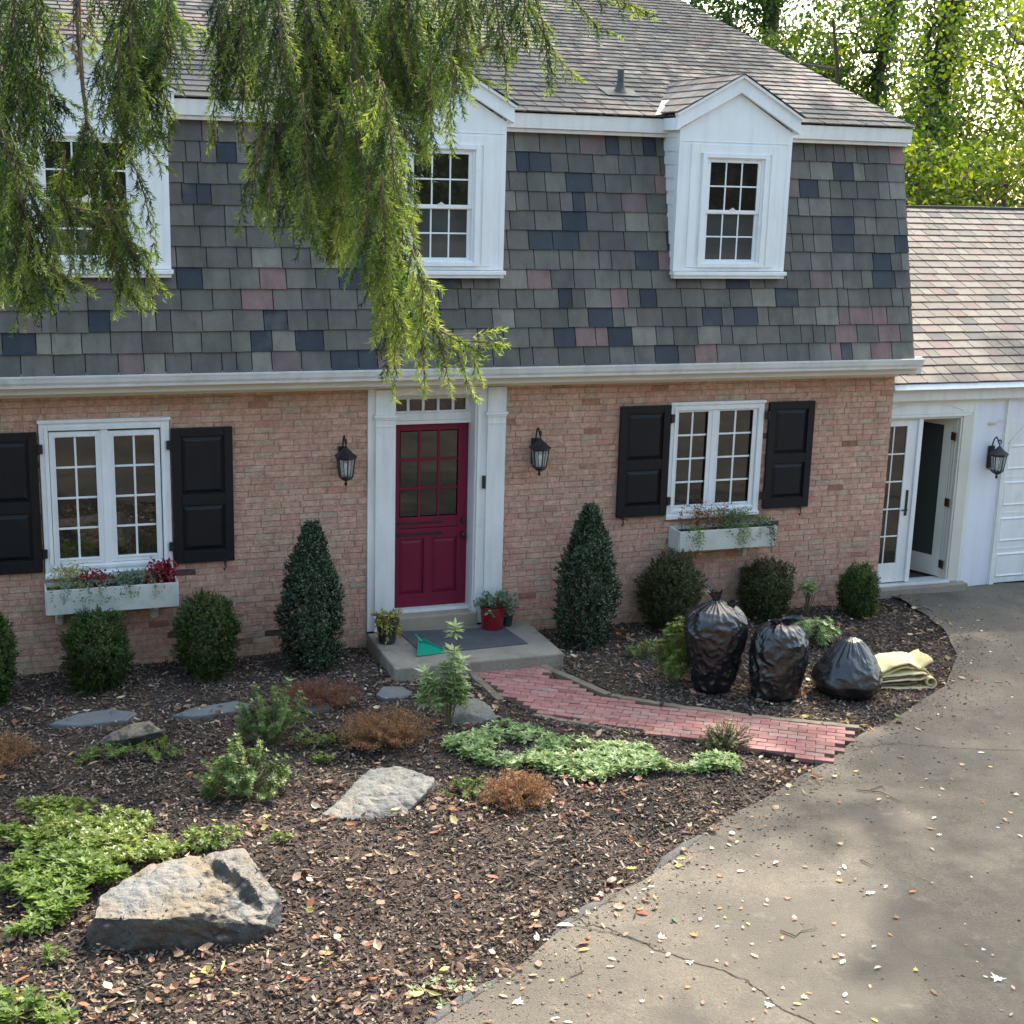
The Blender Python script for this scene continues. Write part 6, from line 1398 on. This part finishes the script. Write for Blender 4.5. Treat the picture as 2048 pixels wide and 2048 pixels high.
big_tree('tall_tree', 'slender leafy tree just right of the ivy covered trunk', bxy(1733, 27), 13, .17,
         [bl(1700, 60, 26, 1.1, .2), bl(1770, 160, 27, 1.2, .22), bl(1700, 260, 26, .9, .16), bl(1800, 300, 27, .9, .14), bl(1740, -60, 27, 1.6, .2)], 17000, .13, M['treeleaf'], 4, ivy=(6000, 0, 11, .45))
big_tree('tall_tree', 'tallest dark trunked tree behind the garage roof', bxy(1856, 24), 15, .24,
         [bl(1870, 20, 23, 1.2, .15), bl(1950, 230, 24, 1.3, .18), bl(1830, 330, 23, 1.1, .14), bl(1900, 380, 23, 1.2, .16), bl(1850, 120, 24, .8, .08), bl(1850, -140, 24, 1.6, .2)], 14000, .12, M['treeleaf'], 5, ivy=(9000, 0, 9, .6))
big_tree('maple_tree', 'bright yellow green maple at the upper right', bxy(2080, 21), 12, .16,
         [bl(1990, 110, 21, 1.3, .25), bl(1985, 20, 22, 1.0, .14), bl(2060, 240, 20, 1.1, .18), bl(2110, 120, 21, 1.4, .18), bl(2020, -80, 22, 1.4, .15)], 13000, .12, M['treeleaf2'], 6)
big_tree('understory_tree', 'low yellow green tree peeping over the garage ridge', bxy(1990, 19), 5.0, .09,
         [bl(1900, 400, 19, .9, .2), bl(1980, 390, 19, .95, .25), bl(2060, 380, 19, 1.0, .2), bl(1850, 380, 20, .8, .15), bl(2000, 330, 20, .7, .12)], 12000, .10, M['treeleaf2'], 7)
big_tree('understory_tree', 'darker low tree at the corner of the mansard roof', bxy(1810, 21), 6.0, .10,
         [bl(1850, 300, 21, 1.0, .3), bl(1840, 370, 20, .9, .3), bl(1900, 330, 22, .8, .2), bl(1780, 330, 24, .9, .2)], 11000, .11, M['treeleaf'], 8)
big_tree('understory_tree', 'leafy tree between the roof edge and the slender tree', bxy(1640, 25), 8.5, .10,
         [bl(1640, 250, 25, .9, .3), bl(1690, 320, 25, .9, .3), bl(1620, 170, 26, .6, .15), bl(1560, 100, 27, .6, .12), bl(1660, 200, 26, .7, .15)], 9000, .11, M['treeleaf'], 9)
# a tall tree right of the picture whose thin high crown dapples the drive and the bed
sv = np.array([sdir.x, sdir.y, sdir.z])
def over(px, py, R_, wgt, t=23.0): p = gz(px, py)+sv*t; return ((float(p[0]), float(p[1]), float(p[2])), R_, wgt)
big_tree('high_canopy_tree', 'tall thin crowned tree beyond the right edge of the driveway', (20.5, 4.5), 20, .26,
         [over(2000, 1740, .8, .14), over(1900, 1820, .5, .06), over(2070, 1960, .9, .14), over(1960, 1640, .4, .04), over(1880, 2010, .5, .05), over(2080, 1600, .7, .08), over(1180, 1430, .55, .05, 25), over(560, 1480, .8, .09, 26), over(200, 1560, .7, .08, 27), over(-20, 1480, .9, .1, 27), over(1350, 1480, .35, .03, 25), over(1960, 1450, .8, .12), over(1800, 1530, .45, .06), over(1740, 1700, .35, .03), over(1960, 1290, 1.0, .16, 24), over(1870, 1340, .7, .10, 24), over(2060, 1370, .8, .12, 24), over(1800, 1440, .4, .05, 22), over(1450, 1420, .5, .06, 24), over(1620, 1500, .4, .04, 23), over(1560, 1640, .35, .03, 23)], 24000, .12, M['treeleaf'], 12)
# a tree hidden behind the house whose high crown shades the upper roof
rz = random.Random(77)
big_tree('high_canopy_tree', 'tall tree hidden behind the house with its crown above the picture', (3.0, 14.0), 16, .25,
         [((rz.uniform(-2.5, 11), rz.uniform(4.5, 10.5), rz.uniform(12, 15.5)), rz.uniform(1.0, 1.8), .09) for _ in range(20)], 36000, .15, M['treeleaf'], 14)
# trees behind and beside the photographer: they shade the yard and show in the window panes
for i, (x, y, h, R_) in enumerate([(-17, -22, 9, 2.6), (-9, -30, 10, 2.8), (0, -33, 10, 3.0), (9, -30, 10, 3.0), (18, -24, 9, 2.8), (4, -42, 12, 3.6), (-15, -40, 12, 3.6), (17, -40, 12, 3.6)]):
    rz = random.Random(i); zb = H(x, y)
    big_tree('shade_tree', ['broad leafy tree at the far left behind the viewpoint', 'brown leaved tree straight behind the viewpoint', 'tall tree behind the viewpoint', 'wide tree right of the viewpoint', 'tree across the driveway', 'distant tree up the bank', 'distant tree up the left bank', 'distant tree up the right bank'][i], (x, y), h+zb, .28,
             [((x+rz.uniform(-2, 2), y+rz.uniform(-2, 2), zb+h*s), R_*q, .2) for s, q in ((.12, .7), (.35, .75), (.5, 1), (.65, 1), (.8, .85), (.95, .6))], 26000, .34, M['brown'] if i % 3 == 1 else M['treeleaf'], 40+i, 'trees on the bank behind the viewpoint')

# woods on the far side of the bank: one mass, seen only in the window panes
r = np.random.RandomState(91); n = 26000; a = r.uniform(-2.9, -.25, n); R_ = r.uniform(36, 52, n); hh = 9*r.rand(n)**.8*(.75+.3*np.sin(a*9)); P = np.c_[np.cos(a)*R_-2, np.sin(a)*R_-4, 2.2+hh]
Lf = Leafage(); Lf.add(leaves(P, rv(n, r), rv(n, r), .9*(.5+r.rand(n)), .7, 0), r.rand(n)*.7); setp(Lf.build('woodland', M['treeleaf']), 'far woods beyond the bank, behind the viewpoint', 'woods', kind='stuff')
